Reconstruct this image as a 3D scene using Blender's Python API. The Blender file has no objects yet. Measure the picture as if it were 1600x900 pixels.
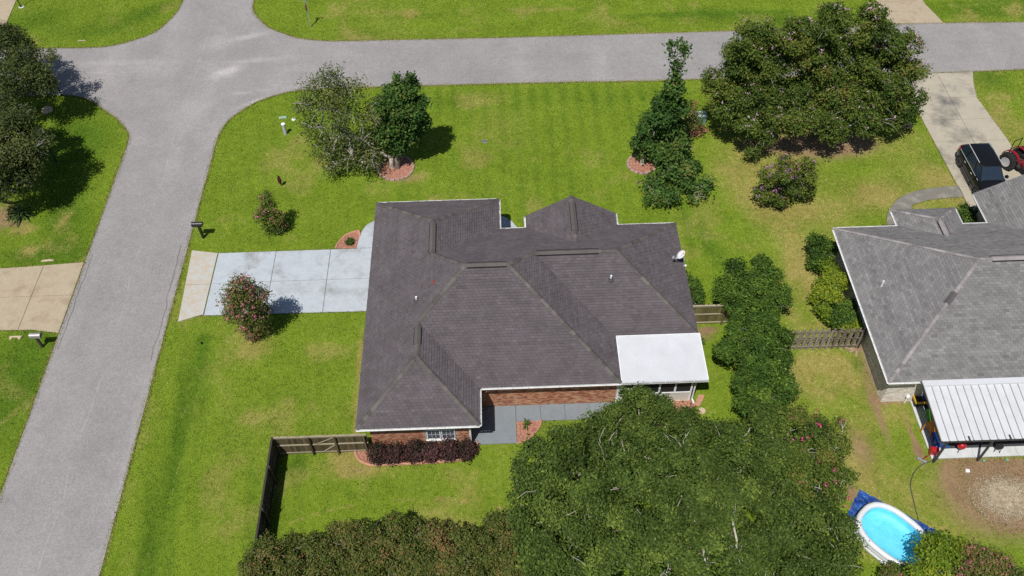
import bpy, bmesh, math, random
import numpy as np
from mathutils import Vector, Matrix
random.seed(7)
SC = bpy.context.scene
COL = SC.collection

# ------------------------------------------------------------------ camera
FPX = 1406.69
CAM = Vector((0, 0, 42.0))
_F = Vector((0.00966235, 0.64024991, -0.76810591))
_R = Vector((0.99938614, -0.03205116, -0.01414431))
_D = Vector((-0.03367458, -0.76749774, -0.64016658))
cd = bpy.data.cameras.new('camera')
cam = bpy.data.objects.new('camera', cd); COL.objects.link(cam)
m3 = Matrix((( _R.x, -_D.x, -_F.x), (_R.y, -_D.y, -_F.y), (_R.z, -_D.z, -_F.z)))
cam.matrix_world = Matrix.Translation(CAM) @ m3.to_4x4()
cd.sensor_width = 36.0; cd.lens = 36.0 * FPX / 1600.0
cd.clip_start = 0.5; cd.clip_end = 3000
SC.camera = cam

# ------------------------------------------------------------------ world, sun
SUN = Vector((-0.24, -0.47, 1.0)).normalized()
w = bpy.data.worlds.new('World'); SC.world = w; w.use_nodes = True
nt = w.node_tree; bg = nt.nodes['Background']
sk = nt.nodes.new('ShaderNodeTexSky'); sk.sky_type = 'NISHITA'; sk.sun_disc = False
sk.sun_elevation = math.asin(SUN.z); sk.sun_rotation = math.atan2(SUN.x, SUN.y)
sk.air_density = 1.0; sk.dust_density = 0.6; sk.ozone_density = 1.0
nt.links.new(sk.outputs[0], bg.inputs[0]); bg.inputs[1].default_value = 0.066
sd = bpy.data.lights.new('sun', 'SUN'); sd.energy = 4.35; sd.angle = math.radians(0.53); sd.color = (1.0, 0.965, 0.91)
sun = bpy.data.objects.new('sun', sd); COL.objects.link(sun)
sun.rotation_euler = (-SUN).to_track_quat('-Z', 'Y').to_euler(); sun.location = (-20, -20, 80)
SC.view_settings.view_transform = 'Standard'; SC.view_settings.look = 'None'
SC.view_settings.gamma = 1.0; SC.view_settings.exposure = 0.0
SC.cycles.max_bounces = 6; SC.cycles.diffuse_bounces = 2; SC.cycles.glossy_bounces = 2
SC.cycles.transmission_bounces = 4; SC.cycles.transparent_max_bounces = 6
SC.cycles.use_denoising = False
SC.cycles.use_adaptive_sampling = True; SC.cycles.adaptive_threshold = 0.015

# ------------------------------------------------------------------ surveying helpers (sight line of a surveyed point -> place on the ground, a level or a wall plane)
def _ray(u, v): return _F * FPX + _R * (u - 800) + _D * (v - 450)
def G(u, v, z=0.0):
    d = _ray(u, v); return CAM + d * ((z - CAM.z) / d.z)
def GY(u, v, y):
    d = _ray(u, v); return CAM + d * (y / d.y)
def px(r, p): return r * ((Vector(p) - CAM).dot(_F)) / FPX
def G2(*pts): return [tuple(G(u, v).xy) for u, v in pts]

# ------------------------------------------------------------------ noise in numpy
def _h(ix, iy, s):
    n = (ix.astype(np.int64) * 374761393 + iy.astype(np.int64) * 668265263 + s * 974634777) & 0xffffffff
    n = ((n ^ (n >> 13)) * 1274126177) & 0xffffffff
    return ((n ^ (n >> 16)) & 0xffff) / 65535.0
def vnoise(x, y, s=0):
    ix = np.floor(x); iy = np.floor(y); fx = x - ix; fy = y - iy
    fx = fx * fx * (3 - 2 * fx); fy = fy * fy * (3 - 2 * fy)
    a = _h(ix, iy, s); b = _h(ix + 1, iy, s); c = _h(ix, iy + 1, s); d = _h(ix + 1, iy + 1, s)
    return (a * (1 - fx) + b * fx) * (1 - fy) + (c * (1 - fx) + d * fx) * fy
def fbm(x, y, s=0, o=4):
    t = 0; a = .5; n = 0
    for i in range(o):
        t = t + a * vnoise(x, y, s + i); n += a; a *= .5; x = x * 2.03; y = y * 2.03
    return t / n
def inpoly(x, y, poly):
    r = np.zeros(x.shape, bool); n = len(poly)
    for i in range(n):
        x0, y0 = poly[i]; x1, y1 = poly[(i + 1) % n]
        if y0 == y1: continue
        c = ((y0 > y) != (y1 > y)) & (x < (x1 - x0) * (y - y0) / (y1 - y0) + x0)
        r ^= c
    return r

# ------------------------------------------------------------------ mesh helpers
ORIG = {}
def link(name, me, mat, parent=None, loc=None):
    o = bpy.data.objects.new(name, me); COL.objects.link(o)
    if mat is not None and len(me.materials) == 0: me.materials.append(mat)
    off = Vector((0, 0, 0))
    if parent is not None:
        o.parent = parent; off = ORIG.get(parent.name, off)
    if loc is not None: o.location = Vector(loc) - off
    ORIG[o.name] = off if loc is None else Vector(loc)
    return o
def tag(o, label=None, cat=None, group=None, kind=None):
    if label: o['label'] = label
    if cat: o['category'] = cat
    if group: o['group'] = group
    if kind: o['kind'] = kind
    return o
def thing(name, label, cat, loc=(0, 0, 0), group=None, local=False):
    o = bpy.data.objects.new(name, None); COL.objects.link(o); o.location = loc
    o.empty_display_size = .2
    ORIG[o.name] = Vector((0, 0, 0)) if local else Vector(loc)
    return tag(o, label, cat, group)
def copy_tree(o, parent=None):
    c = o.copy(); COL.objects.link(c)
    if parent is not None: c.parent = parent
    for ch in list(o.children): copy_tree(ch, c)
    return c

class MB:
    def __init__(s): s.v = []; s.f = []; s.a = None
    def add(s, vs, fs):
        b = len(s.v); s.v += [tuple(p) for p in vs]; s.f += [tuple(i + b for i in f) for f in fs]; return s
    def quad(s, *p): return s.add(p, [tuple(range(len(p)))])
    def box(s, x0, x1, y0, y1, z0, z1):
        return s.add([(x0,y0,z0),(x1,y0,z0),(x1,y1,z0),(x0,y1,z0),(x0,y0,z1),(x1,y0,z1),(x1,y1,z1),(x0,y1,z1)],
                     [(3,2,1,0),(4,5,6,7),(0,1,5,4),(1,2,6,5),(2,3,7,6),(3,0,4,7)])
    def bar(s, p0, p1, w, h, up=(0, 0, 1)):
        p0 = Vector(p0); p1 = Vector(p1); d = (p1 - p0).normalized(); u = Vector(up)
        sx = d.cross(u)
        if sx.length < 1e-4: sx = d.cross(Vector((0, 1, 0)))
        sx.normalize(); u = sx.cross(d)
        c = [p + sx * (a * w / 2) + u * (b * h / 2) for p in (p0, p1) for a, b in ((-1,-1),(1,-1),(1,1),(-1,1))]
        return s.add(c, [(0,1,2,3),(7,6,5,4),(0,4,5,1),(1,5,6,2),(2,6,7,3),(3,7,4,0)])
    def tube(s, pts, rad, n=8, cap=True):
        pts = [Vector(p) for p in pts]
        if not hasattr(rad, '__len__'): rad = [rad] * len(pts)
        b = len(s.v); pu = None
        for i, p in enumerate(pts):
            d = (pts[min(i + 1, len(pts) - 1)] - pts[max(i - 1, 0)]).normalized()
            u = pu if pu else (Vector((1, 0, 0)) if abs(d.x) < .9 else Vector((0, 1, 0)))
            sx = d.cross(u).normalized(); u = sx.cross(d).normalized(); pu = u
            for k in range(n):
                a = 2 * math.pi * k / n
                s.v.append(tuple(p + (u * math.cos(a) + sx * math.sin(a)) * rad[i]))
        for i in range(len(pts) - 1):
            for k in range(n):
                k2 = (k + 1) % n
                s.f.append((b + i*n + k, b + i*n + k2, b + (i+1)*n + k2, b + (i+1)*n + k))
        if cap:
            s.f.append(tuple(b + k for k in range(n))[::-1]); s.f.append(tuple(b + (len(pts)-1)*n + k for k in range(n)))
        return s
    def lathe(s, c, prof, n=24, axis='z'):
        b = len(s.v); c = Vector(c)
        for r, z in prof:
            for k in range(n):
                a = 2 * math.pi * k / n; x, y = r * math.cos(a), r * math.sin(a)
                p = (x, y, z) if axis == 'z' else ((z, x, y) if axis == 'x' else (y, z, x))
                s.v.append(tuple(c + Vector(p)))
        for i in range(len(prof) - 1):
            for k in range(n):
                k2 = (k + 1) % n
                s.f.append((b+i*n+k, b+i*n+k2, b+(i+1)*n+k2, b+(i+1)*n+k))
        s.f.append(tuple(b + k for k in range(n))[::-1]); s.f.append(tuple(b + (len(prof)-1)*n + k for k in range(n)))
        return s
    def prism(s, pts, z0, z1, bevel=0.0):
        a = sum(p[0]*q[1]-q[0]*p[1] for p, q in zip(pts, list(pts[1:]) + [pts[0]]))
        if a < 0: pts = list(pts)[::-1]
        n = len(pts); b = len(s.v)
        s.v += [(p[0], p[1], z0) for p in pts]
        if bevel:
            cx = sum(p[0] for p in pts)/n; cy = sum(p[1] for p in pts)/n
            s.v += [(p[0], p[1], z1 - bevel) for p in pts]
            ins = inset(pts, bevel)
            s.v += [(p[0], p[1], z1) for p in ins]; L = 3
        else: s.v += [(p[0], p[1], z1) for p in pts]; L = 2
        for l in range(L - 1):
            for i in range(n):
                j = (i + 1) % n
                s.f.append((b+l*n+i, b+l*n+j, b+(l+1)*n+j, b+(l+1)*n+i))
        s.f.append(tuple(b + i for i in range(n))[::-1]); s.f.append(tuple(b + (L-1)*n + i for i in range(n)))
        return s
    def ball(s, c, r, n=10, m=6, zs=1.0):
        return s.lathe(c, [(max(1e-3, r*math.sin(math.pi*i/m)), -r*zs*math.cos(math.pi*i/m)) for i in range(m+1)], n)
    def build(s, name, mat, parent=None, smooth=False, attr=None):
        off = ORIG.get(parent.name, Vector((0, 0, 0))) if parent is not None else Vector((0, 0, 0))
        me = bpy.data.meshes.new(name)
        me.from_pydata([(x - off.x, y - off.y, z - off.z) for x, y, z in s.v], [], s.f)
        if attr is not None:
            at = me.attributes.new('tint', 'FLOAT', 'FACE'); at.data.foreach_set('value', np.asarray(attr, dtype=np.float32))
        if smooth:
            me.polygons.foreach_set('use_smooth', [True] * len(me.polygons))
        me.update()
        return link(name, me, mat, parent)
def inset(pts, d):
    n = len(pts); out = []
    for i in range(n):
        p = Vector(pts[i]); a = Vector(pts[i-1]); c = Vector(pts[(i+1) % n])
        e1 = (p - a).normalized(); e2 = (c - p).normalized()
        n1 = Vector((-e1.y, e1.x)); n2 = Vector((-e2.y, e2.x))
        k = 1 + n1.dot(n2)
        v = (n1 + n2) / k if k > .2 else n1
        out.append(tuple(p + v * d))
    return out
def ccw(pts):
    a = sum(p[0]*q[1]-q[0]*p[1] for p, q in zip(pts, list(pts[1:]) + [pts[0]]))
    return list(pts) if a > 0 else list(pts)[::-1]
def smoothpts(pts, n=6, closed=False):
    out = []; m = len(pts); P = [Vector(p) for p in pts]
    rng = range(m if closed else m - 1)
    for i in rng:
        p0 = P[(i-1) % m] if closed or i > 0 else P[i]; p1 = P[i]; p2 = P[(i+1) % m]
        p3 = P[(i+2) % m] if closed or i + 2 < m else p2
        for k in range(n):
            t = k / n
            out.append(tuple(.5*((2*p1)+(p2-p0)*t+(2*p0-5*p1+4*p2-p3)*t*t+(3*p1-p0-3*p2+p3)*t**3)))
    if not closed: out.append(tuple(P[-1]))
    return out

# ------------------------------------------------------------------ materials
class NM:
    def __init__(s, name):
        s.m = bpy.data.materials.new(name); s.m.use_nodes = True; s.t = s.m.node_tree
        s.b = s.t.nodes['Principled BSDF']; s._pos = None
    def n(s, ty, **k):
        x = s.t.nodes.new(ty)
        for a, b in k.items(): setattr(x, a, b)
        return x
    def l(s, a, b): s.t.links.new(a, b)
    def pos(s):
        if not s._pos: s._pos = s.n('ShaderNodeNewGeometry').outputs['Position']
        return s._pos
    def noise(s, scale, detail=4, rough=.55, vec=None, stretch=None):
        x = s.n('ShaderNodeTexNoise'); x.inputs['Scale'].default_value = scale
        x.inputs['Detail'].default_value = detail; x.inputs['Roughness'].default_value = rough
        v = vec or s.pos()
        if stretch:
            mp = s.n('ShaderNodeMapping'); mp.inputs['Scale'].default_value = stretch; s.l(v, mp.inputs[0]); v = mp.outputs[0]
        s.l(v, x.inputs['Vector']); return x.outputs['Fac']
    def attr(s, name): return s.n('ShaderNodeAttribute', attribute_name=name).outputs['Fac']
    def ramp(s, fac, stops):
        r = s.n('ShaderNodeValToRGB'); e = r.color_ramp.elements
        while len(e) < len(stops): e.new(.5)
        for i, (p, c) in enumerate(stops):
            e[i].position = p; e[i].color = (c, c, c, 1) if not hasattr(c, '__len__') else (*c, 1)
        s.l(fac, r.inputs[0]); return r.outputs[0]
    def mix(s, fac, a, b, mode='MIX'):
        x = s.n('ShaderNodeMix', data_type='RGBA', blend_type=mode)
        for v, i in ((fac, 0), (a, 6), (b, 7)):
            if hasattr(v, 'is_linked') or isinstance(v, bpy.types.NodeSocket): s.l(v, x.inputs[i])
            elif hasattr(v, '__len__'): x.inputs[i].default_value = (*v, 1)
            else: x.inputs[i].default_value = v if i == 0 else (v, v, v, 1)
        return x.outputs[2]
    def math(s, op, a, b=None, c=None):
        x = s.n('ShaderNodeMath', operation=op)
        for i, v in enumerate((a, b, c)):
            if v is None: continue
            if isinstance(v, bpy.types.NodeSocket): s.l(v, x.inputs[i])
            else: x.inputs[i].default_value = v
        return x.outputs[0]
    def col(s, c):
        if isinstance(c, bpy.types.NodeSocket): s.l(c, s.b.inputs['Base Color'])
        else: s.b.inputs['Base Color'].default_value = (*c, 1)
        return s
    def set(s, **k):
        for a, v in k.items(): s.b.inputs[a.replace('_', ' ')].default_value = v
        return s
    def bump(s, h, strength=.3, dist=.02):
        x = s.n('ShaderNodeBump'); x.inputs['Strength'].default_value = strength; x.inputs['Distance'].default_value = dist
        s.l(h, x.inputs['Height']); s.l(x.outputs[0], s.b.inputs['Normal']); return s
def plain(name, c, rough=.6, var=.18, scale=3.0, metallic=0.0, spec=.5, bump=0):
    k = NM(name); f = k.noise(scale, 5, .6)
    a = tuple(x * (1 - var) for x in c); b = tuple(min(1, x * (1 + var)) for x in c)
    k.col(k.ramp(f, [(.3, a), (.7, b)])).set(Roughness=rough, Metallic=metallic, Specular_IOR_Level=spec)
    if bump: k.bump(k.noise(scale * 8, 4), bump, .01)
    return k.m
M = {}
M['white'] = plain('white_paint', (.80, .81, .82), .45, .04, 2)
M['gutter'] = plain('gutter_white', (.74, .74, .73), .4, .12, 4)
M['cream'] = plain('cream_panel', (.62, .60, .53), .6, .08, 2)
M['black'] = plain('black_metal', (.02, .02, .022), .4, .2, 5)
M['darkgrey'] = plain('dark_grey', (.06, .06, .065), .6, .2, 5)
M['steel'] = plain('galvanised', (.42, .43, .44), .45, .15, 9, .3)
M['chrome'] = plain('bright_trim', (.72, .72, .74), .35, .03, 4, .35)
M['glass'] = plain('dark_glass', (.020, .032, .050), .03, .1, 2, spec=.8)
M['pane'] = plain('window_glass', (.10, .12, .14), .05, .2, 1.5, spec=.8)
M['screen'] = plain('insect_screen', (.012, .013, .014), .7, .2, 3)
M['rubber'] = plain('rubber', (.018, .018, .018), .8, .25, 9)
M['bark'] = plain('bark', (.17, .14, .11), .9, .35, 7, bump=.6)
M['palebark'] = plain('pale_bark', (.44, .40, .34), .8, .3, 6, bump=.4)
M['greybark'] = plain('grey_bark', (.30, .28, .26), .85, .3, 6, bump=.5)
M['red'] = plain('red_paint', (.42, .015, .02), .35, .12, 4)
M['yellow'] = plain('yellow_plastic', (.75, .42, .03), .4, .06, 3)
M['orange'] = plain('orange_plastic', (.75, .25, .02), .4, .05, 3)
M['green'] = plain('green_plastic', (.10, .36, .02), .4, .05, 3)
M['blue'] = plain('blue_plastic', (.02, .11, .45), .4, .08, 3)
M['teal'] = plain('street_sign_green', (.0, .32, .27), .4, .05, 3)
M['boxgreen'] = plain('utility_green', (.30, .42, .36), .6, .15, 5)
M['pipe'] = plain('pale_pedestal', (.46, .50, .50), .5, .1, 5)
M['binggrey'] = plain('grey_bin_plastic', (.26, .29, .32), .5, .1, 3)
M['sandstone'] = plain('sandy_concrete', (.52, .40, .27), .9, .25, 4, bump=.4)
M['terracotta'] = plain('terracotta_edging', (.46, .23, .15), .85, .22, 6, bump=.4)
M['edgestone'] = plain('pinkish_edging_stone', (.38, .25, .21), .9, .35, 5, bump=.5)
M['woodlog'] = plain('weathered_wood', (.34, .24, .16), .9, .35, 6, bump=.5)
M['inflate'] = plain('inflatable_vinyl', (.66, .675, .69), .3, .03, 3)
M['carpaint'] = plain('black_car_paint', (.008, .008, .009), .2, .05, 2, spec=.45)
M['redlens'] = plain('red_lens', (.55, .01, .015), .2, .05, 3)
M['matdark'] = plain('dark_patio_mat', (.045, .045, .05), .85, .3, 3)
M['soffit'] = plain('soffit', (.6, .6, .58), .7, .06, 2)

def m_grass(name, blades=False):
    k = NM(name)
    t = k.attr('tint'); dry = k.attr('dry'); dirt = k.attr('dirt'); lush_and_shade = k.attr('lush_and_shade')
    if blades: f = t
    else:
        f1 = k.noise(.55, 5, .6); f2 = k.noise(9, 5, .8); f3 = k.noise(3.0, 4, .6)
        f = k.math('ADD', k.math('MULTIPLY', f1, .3), k.math('ADD', k.math('MULTIPLY', f2, .42), k.math('MULTIPLY', f3, .28)))
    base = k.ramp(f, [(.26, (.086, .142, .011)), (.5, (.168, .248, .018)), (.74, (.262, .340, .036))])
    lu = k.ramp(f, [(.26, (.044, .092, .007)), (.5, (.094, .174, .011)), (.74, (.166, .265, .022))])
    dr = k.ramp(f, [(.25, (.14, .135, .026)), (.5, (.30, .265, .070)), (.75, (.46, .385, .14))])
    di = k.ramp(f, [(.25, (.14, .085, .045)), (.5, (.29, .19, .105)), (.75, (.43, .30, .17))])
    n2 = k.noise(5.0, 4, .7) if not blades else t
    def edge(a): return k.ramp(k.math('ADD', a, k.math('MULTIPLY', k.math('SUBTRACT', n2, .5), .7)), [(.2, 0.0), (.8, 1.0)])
    c = k.mix(edge(lush_and_shade), base, lu); c = k.mix(edge(dry), c, dr); c = k.mix(edge(dirt), c, di)
    k.col(c).set(Roughness=.85, Specular_IOR_Level=.15)
    if not blades: k.bump(k.noise(26, 5, .75), .9, .05)
    return k.m
M['lawn'] = m_grass('lawn'); M['blade'] = m_grass('grass_blades', True)

def m_road():
    k = NM('chip_seal_asphalt')
    g = k.noise(11, 5, .85); p = k.noise(.35, 5, .6); q = k.noise(2.2, 4, .6)
    c = k.ramp(g, [(.3, (.205, .191, .187)), (.5, (.290, .272, .267)), (.7, (.385, .362, .356))])
    sx = k.n('ShaderNodeSeparateXYZ'); k.l(k.pos(), sx.inputs[0]); X, Y = sx.outputs[0], sx.outputs[1]
    wob = k.math('MULTIPLY', k.math('SUBTRACT', k.noise(.25, 3), .5), .9)
    def line(a, hw, lo, hi, ax):
        d = k.math('ABSOLUTE', a); f = k.math('SUBTRACT', 1.0, k.math('MINIMUM', k.math('DIVIDE', d, hw), 1.0))
        f = k.math('MULTIPLY', f, k.math('GREATER_THAN', ax, lo)); return k.math('MULTIPLY', f, k.math('LESS_THAN', ax, hi))
    brk = k.ramp(k.noise(.8, 3), [(.42, 0.0), (.6, 1.0)])
    s1 = line(k.math('ADD', k.math('SUBTRACT', X, -22.95), wob), .05, -200, 90, Y)
    s2 = line(k.math('ADD', k.math('SUBTRACT', Y, 57.8), wob), .05, -17, 90, X)
    s3 = line(k.math('ADD', k.math('SUBTRACT', Y, 57.9), wob), .05, -40, -27, X)
    seam = k.math('MULTIPLY', k.math('ADD', s1, k.math('ADD', k.math('MULTIPLY', s2, .5), s3)), brk)
    c = k.mix(k.math('MULTIPLY', seam, .3), c, (.55, .52, .50))
    ck = line(k.math('ADD', k.math('SUBTRACT', X, -20.35), k.math('MULTIPLY', wob, 1.3)), .045, 30.5, 39.5, Y)
    ck2 = line(k.math('ADD', k.math('SUBTRACT', X, -25.85), k.math('MULTIPLY', wob, 1.0)), .045, 31.5, 39, Y)
    c = k.mix(k.math('MULTIPLY', k.math('ADD', ck, ck2), .75), c, (.07, .065, .06))
    c = k.mix(1.0, c, k.ramp(p, [(.3, .91), (.7, 1.07)]), 'MULTIPLY')
    c = k.mix(1.0, c, k.ramp(q, [(.3, .95), (.7, 1.05)]), 'MULTIPLY')
    c = k.mix(1.0, c, k.ramp(k.attr('wear'), [(0, .72), (.5, 1.0), (1, 1.6)]), 'MULTIPLY')
    k.col(c).set(Roughness=.9, Specular_IOR_Level=.25).bump(g, .5, .012); return k.m
M['road'] = m_road()
def m_conc(name, c, stain=(.12, .11, .10), amt=.5, sc=.7, warm=None):
    k = NM(name); a = k.noise(sc, 6, .65); b = k.noise(30, 3, .7); d = k.noise(sc * 2.3 + .4, 6, .7)
    col = k.ramp(b, [(.3, tuple(x*.9 for x in c)), (.7, tuple(min(1, x*1.08) for x in c))])
    col = k.mix(k.ramp(a, [(.50, 0.0), (.70, amt)]), col, stain)
    if warm: col = k.mix(k.ramp(d, [(.4, 0.0), (.65, .7)]), col, warm)
    else: col = k.mix(1.0, col, k.ramp(d, [(.3, .9), (.7, 1.07)]), 'MULTIPLY')
    k.col(col).set(Roughness=.8, Specular_IOR_Level=.3).bump(b, .25, .008); return k.m
M['conc_pale'] = m_conc('pale_driveway_concrete', (.45, .49, .525), (.25, .245, .235), .8, .55)
M['conc_apron'] = m_conc('stained_apron_concrete', (.48, .48, .46), (.42, .31, .18), .5, .9, (.47, .37, .23))
M['conc_tan'] = m_conc('tan_concrete', (.43, .355, .25), (.28, .20, .12), .6, .9)
M['conc_dirty'] = m_conc('stained_concrete', (.43, .385, .30), (.13, .125, .12), 1.0, .3)
M['conc_walk'] = m_conc('lichened_walk', (.20, .19, .165), (.46, .42, .34), .6, .8)
M['conc_grey'] = m_conc('grey_painted_concrete', (.215, .24, .26), (.20, .22, .24), .4, .8)
M['conc_light'] = m_conc('light_slab', (.58, .60, .60), (.38, .36, .33), .5, 1.2)
M['joint'] = plain('dark_joint', (.16, .15, .13), .95, .2, 6)
def m_mulch(name, a, b, c):
    k = NM(name); v = k.n('ShaderNodeTexVoronoi'); v.inputs['Scale'].default_value = 14; k.l(k.pos(), v.inputs['Vector'])
    f = k.math('ADD', k.math('MULTIPLY', k.noise(9, 5, .8), .7), k.math('MULTIPLY', v.outputs['Distance'], .35))
    k.col(k.ramp(f, [(.3, a), (.5, b), (.72, c)])).set(Roughness=.95).bump(f, .9, .04); return k.m
M['mulch'] = m_mulch('red_mulch', (.13, .05, .032), (.34, .145, .095), (.52, .29, .20))
def m_shingle(name, c, dark, light, streak=.2):
    k = NM(name); t = k.attr('tint'); a = k.noise(1.1, 5, .65, stretch=(1, 1, .4)); g = k.noise(60, 2, .8)
    col = k.ramp(t, [(0, dark), (.5, c), (1, light)])
    col = k.mix(1.0, col, k.ramp(a, [(.3, 1 - streak), (.7, 1 + streak)]), 'MULTIPLY')
    col = k.mix(1.0, col, k.ramp(g, [(.3, .8), (.7, 1.2)]), 'MULTIPLY')
    k.col(col).set(Roughness=.9, Specular_IOR_Level=.25).bump(g, .4, .01); return k.m
M['shingle'] = m_shingle('brown_shingles', (.108, .093, .099), (.080, .068, .073), (.140, .122, .129), .15)
M['shingle2'] = m_shingle('grey_shingles', (.192, .184, .182), (.128, .122, .121), (.256, .246, .242), .10)
M['cap'] = m_shingle('ridge_cap_grey', (.112, .101, .093), (.076, .068, .064), (.148, .134, .122), .15)
M['cap2'] = m_shingle('ridge_cap_pinkish', (.27, .245, .243), (.19, .172, .17), (.34, .31, .305), .25)
def m_brick(name, cs, mortar):
    k = NM(name); t = k.attr('tint'); g = k.noise(12, 4, .7)
    n = len(cs); col = k.ramp(t, [(i / (n - 1), c) for i, c in enumerate(cs)])
    col = k.mix(1.0, col, k.ramp(g, [(.3, .85), (.7, 1.15)]), 'MULTIPLY')
    k.col(col).set(Roughness=.9).bump(g, .4, .01); return k.m
M['brick'] = m_brick('red_brick', [(.20, .065, .035), (.36, .13, .07), (.44, .20, .11), (.50, .30, .18), (.30, .11, .06)], 0)
M['brick2'] = m_brick('whitish_brick', [(.54, .46, .38), (.70, .64, .57), (.76, .72, .66), (.62, .55, .48)], 0)
M['mortar'] = plain('mortar', (.42, .33, .27), .95, .12, 6)
M['mortar2'] = plain('pale_mortar', (.50, .46, .40), .95, .12, 6)
def m_wood(name, a, b, c, st):
    k = NM(name); inf = k.n('ShaderNodeObjectInfo').outputs['Random']; g = k.noise(7, 5, .7, stretch=st)
    f = k.math('ADD', k.math('MULTIPLY', g, .65), k.math('MULTIPLY', inf, .35))
    k.col(k.ramp(f, [(.25, a), (.5, b), (.75, c)])).set(Roughness=.9, Specular_IOR_Level=.2).bump(g, .5, .01); return k.m
M['wood_dark'] = m_wood('fence_wood_dark', (.05, .038, .022), (.105, .082, .045), (.17, .14, .08), (3, 3, .4))
M['wood_rail'] = m_wood('fence_rail_wood', (.22, .18, .12), (.33, .28, .19), (.44, .38, .27), (.6, .6, 3))
M['wood_side'] = m_wood('fence_wood_dark_brown', (.035, .028, .024), (.065, .054, .046), (.10, .085, .072), (3, 3, .4))
M['wood_grey'] = m_wood('fence_wood_grey', (.13, .105, .08), (.24, .20, .16), (.35, .305, .25), (3, 3, .4))
def m_leaf(name, a, b, c, d=None, trans=.09, rough=.45):
    k = NM(name); t = k.attr('tint')
    st = [(.0, a), (.45, b), (.8, c)] + ([(1.0, d)] if d else [])
    col = k.ramp(t, st)
    k.col(col).set(Roughness=max(rough, .6), Specular_IOR_Level=.12)
    tr = k.n('ShaderNodeBsdfTranslucent'); k.l(k.mix(1.0, col, (1.1, 1.35, .55), 'MULTIPLY'), tr.inputs[0])
    mx = k.n('ShaderNodeMixShader'); mx.inputs[0].default_value = trans
    k.l(k.b.outputs[0], mx.inputs[1]); k.l(tr.outputs[0], mx.inputs[2])
    k.l(mx.outputs[0], k.t.nodes['Material Output'].inputs[0]); return k.m
M['lf_oak'] = m_leaf('oak_leaves', (0.028, 0.042, 0.011), (0.058, 0.080, 0.022), (0.111, 0.133, 0.040), (0.161, 0.166, 0.055))
M['lf_mag'] = m_leaf('glossy_dark_leaves', (0.031, 0.069, 0.015), (0.059, 0.124, 0.025), (0.105, 0.186, 0.037), (0.182, 0.179, 0.042), .15, .3)
M['lf_airy'] = m_leaf('sparse_olive_leaves', (0.052, 0.073, 0.020), (0.098, 0.128, 0.034), (0.149, 0.171, 0.045), (0.195, 0.159, 0.045))
M['lf_crape'] = m_leaf('crape_leaves', (0.035, 0.065, 0.012), (0.081, 0.123, 0.021), (0.134, 0.176, 0.028), (0.179, 0.138, 0.036))
M['lf_can'] = m_leaf('canopy_leaves', (0.033, 0.057, 0.011), (0.067, 0.108, 0.020), (0.106, 0.161, 0.029), (0.171, 0.222, 0.038))
M['lf_hedge'] = m_leaf('bronze_hedge_leaves', (0.048, 0.071, 0.015), (0.105, 0.135, 0.027), (0.175, 0.149, 0.047), (0.266, 0.135, 0.068))
M['lf_shrub'] = m_leaf('evergreen_shrub_leaves', (0.027, 0.060, 0.011), (0.060, 0.114, 0.017), (0.102, 0.173, 0.024), (0.157, 0.227, 0.033))
M['lf_light'] = m_leaf('light_green_leaves', (0.066, 0.116, 0.012), (0.143, 0.220, 0.022), (0.231, 0.308, 0.030), (0.352, 0.374, 0.040), .35)
M['lf_loro'] = m_leaf('burgundy_leaves', (.022, .022, .014), (.050, .032, .024), (.10, .042, .044), (.16, .075, .075))
M['lf_sago'] = m_leaf('sago_fronds', (.02, .045, .012), (.04, .08, .02), (.07, .12, .03))
M['fl_pale'] = m_leaf('pale_pink_blossom', (.50, .30, .40), (.62, .40, .52), (.75, .55, .66), None, .3)
M['fl_pink'] = m_leaf('pink_blossom', (.45, .10, .16), (.60, .18, .26), (.68, .30, .36), None, .3)
M['fl_purple'] = m_leaf('purple_blossom', (.38, .14, .34), (.50, .22, .48), (.60, .34, .58), None, .3)
M['fl_hot'] = m_leaf('hot_pink_blossom', (.55, .05, .16), (.70, .09, .24), (.75, .2, .34), None, .3)


M['cover'] = plain('white_cover_paint', (.60, .61, .635), .5, .06, 1.0)
M['sheet'] = plain('white_sheet_metal', (.60, .605, .615), .45, .06, 1.5)
# ------------------------------------------------------------------ setting: roads and ground
XL, XR = -26.18, -19.95
A1 = smoothpts(G2((337,225),(344,207),(357,189),(375,175),(400,160),(432,149),(462,142),(500,139),(550,137)), 4)
A2 = G2((650,134.5),(800,130.5),(920,128),(1042,126),(1095,124),(1300,118.5),(1454,115),(1600,109))
yS = sum(p[1] for p in A2[2:]) / len(A2[2:])
B2 = G2((1600,35),(1522,35.5),(1430,37),(1140,49),(1000,53),(800,59))
B1 = smoothpts(G2((520,65),(490,63),(462,59),(425,46),(412,37),(400,25),(395,14),(397,0)), 4)
C1 = smoothpts(G2((287,0),(277,19),(262,35),(245,49),(220,60),(175,72),(140,75),(78,76)), 4)
D1 = smoothpts(G2((25,150),(70,149),(112,150),(140,157),(160,170),(182,185),(197,202),(202,212),(200,225)), 4)
roadpoly = ([(XR, -150.0)] + A1 + A2 + [(250, A2[-1][1]), (250, B2[0][1])] + B2 + B1 +
            [(B1[-1][0] + .3, 220), (C1[0][0] - .3, 220)] + C1 + [(-250, C1[-1][1]), (-250, D1[0][1])] + D1 + [(XL, -150)])
roadpoly = ccw(roadpoly)
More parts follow.
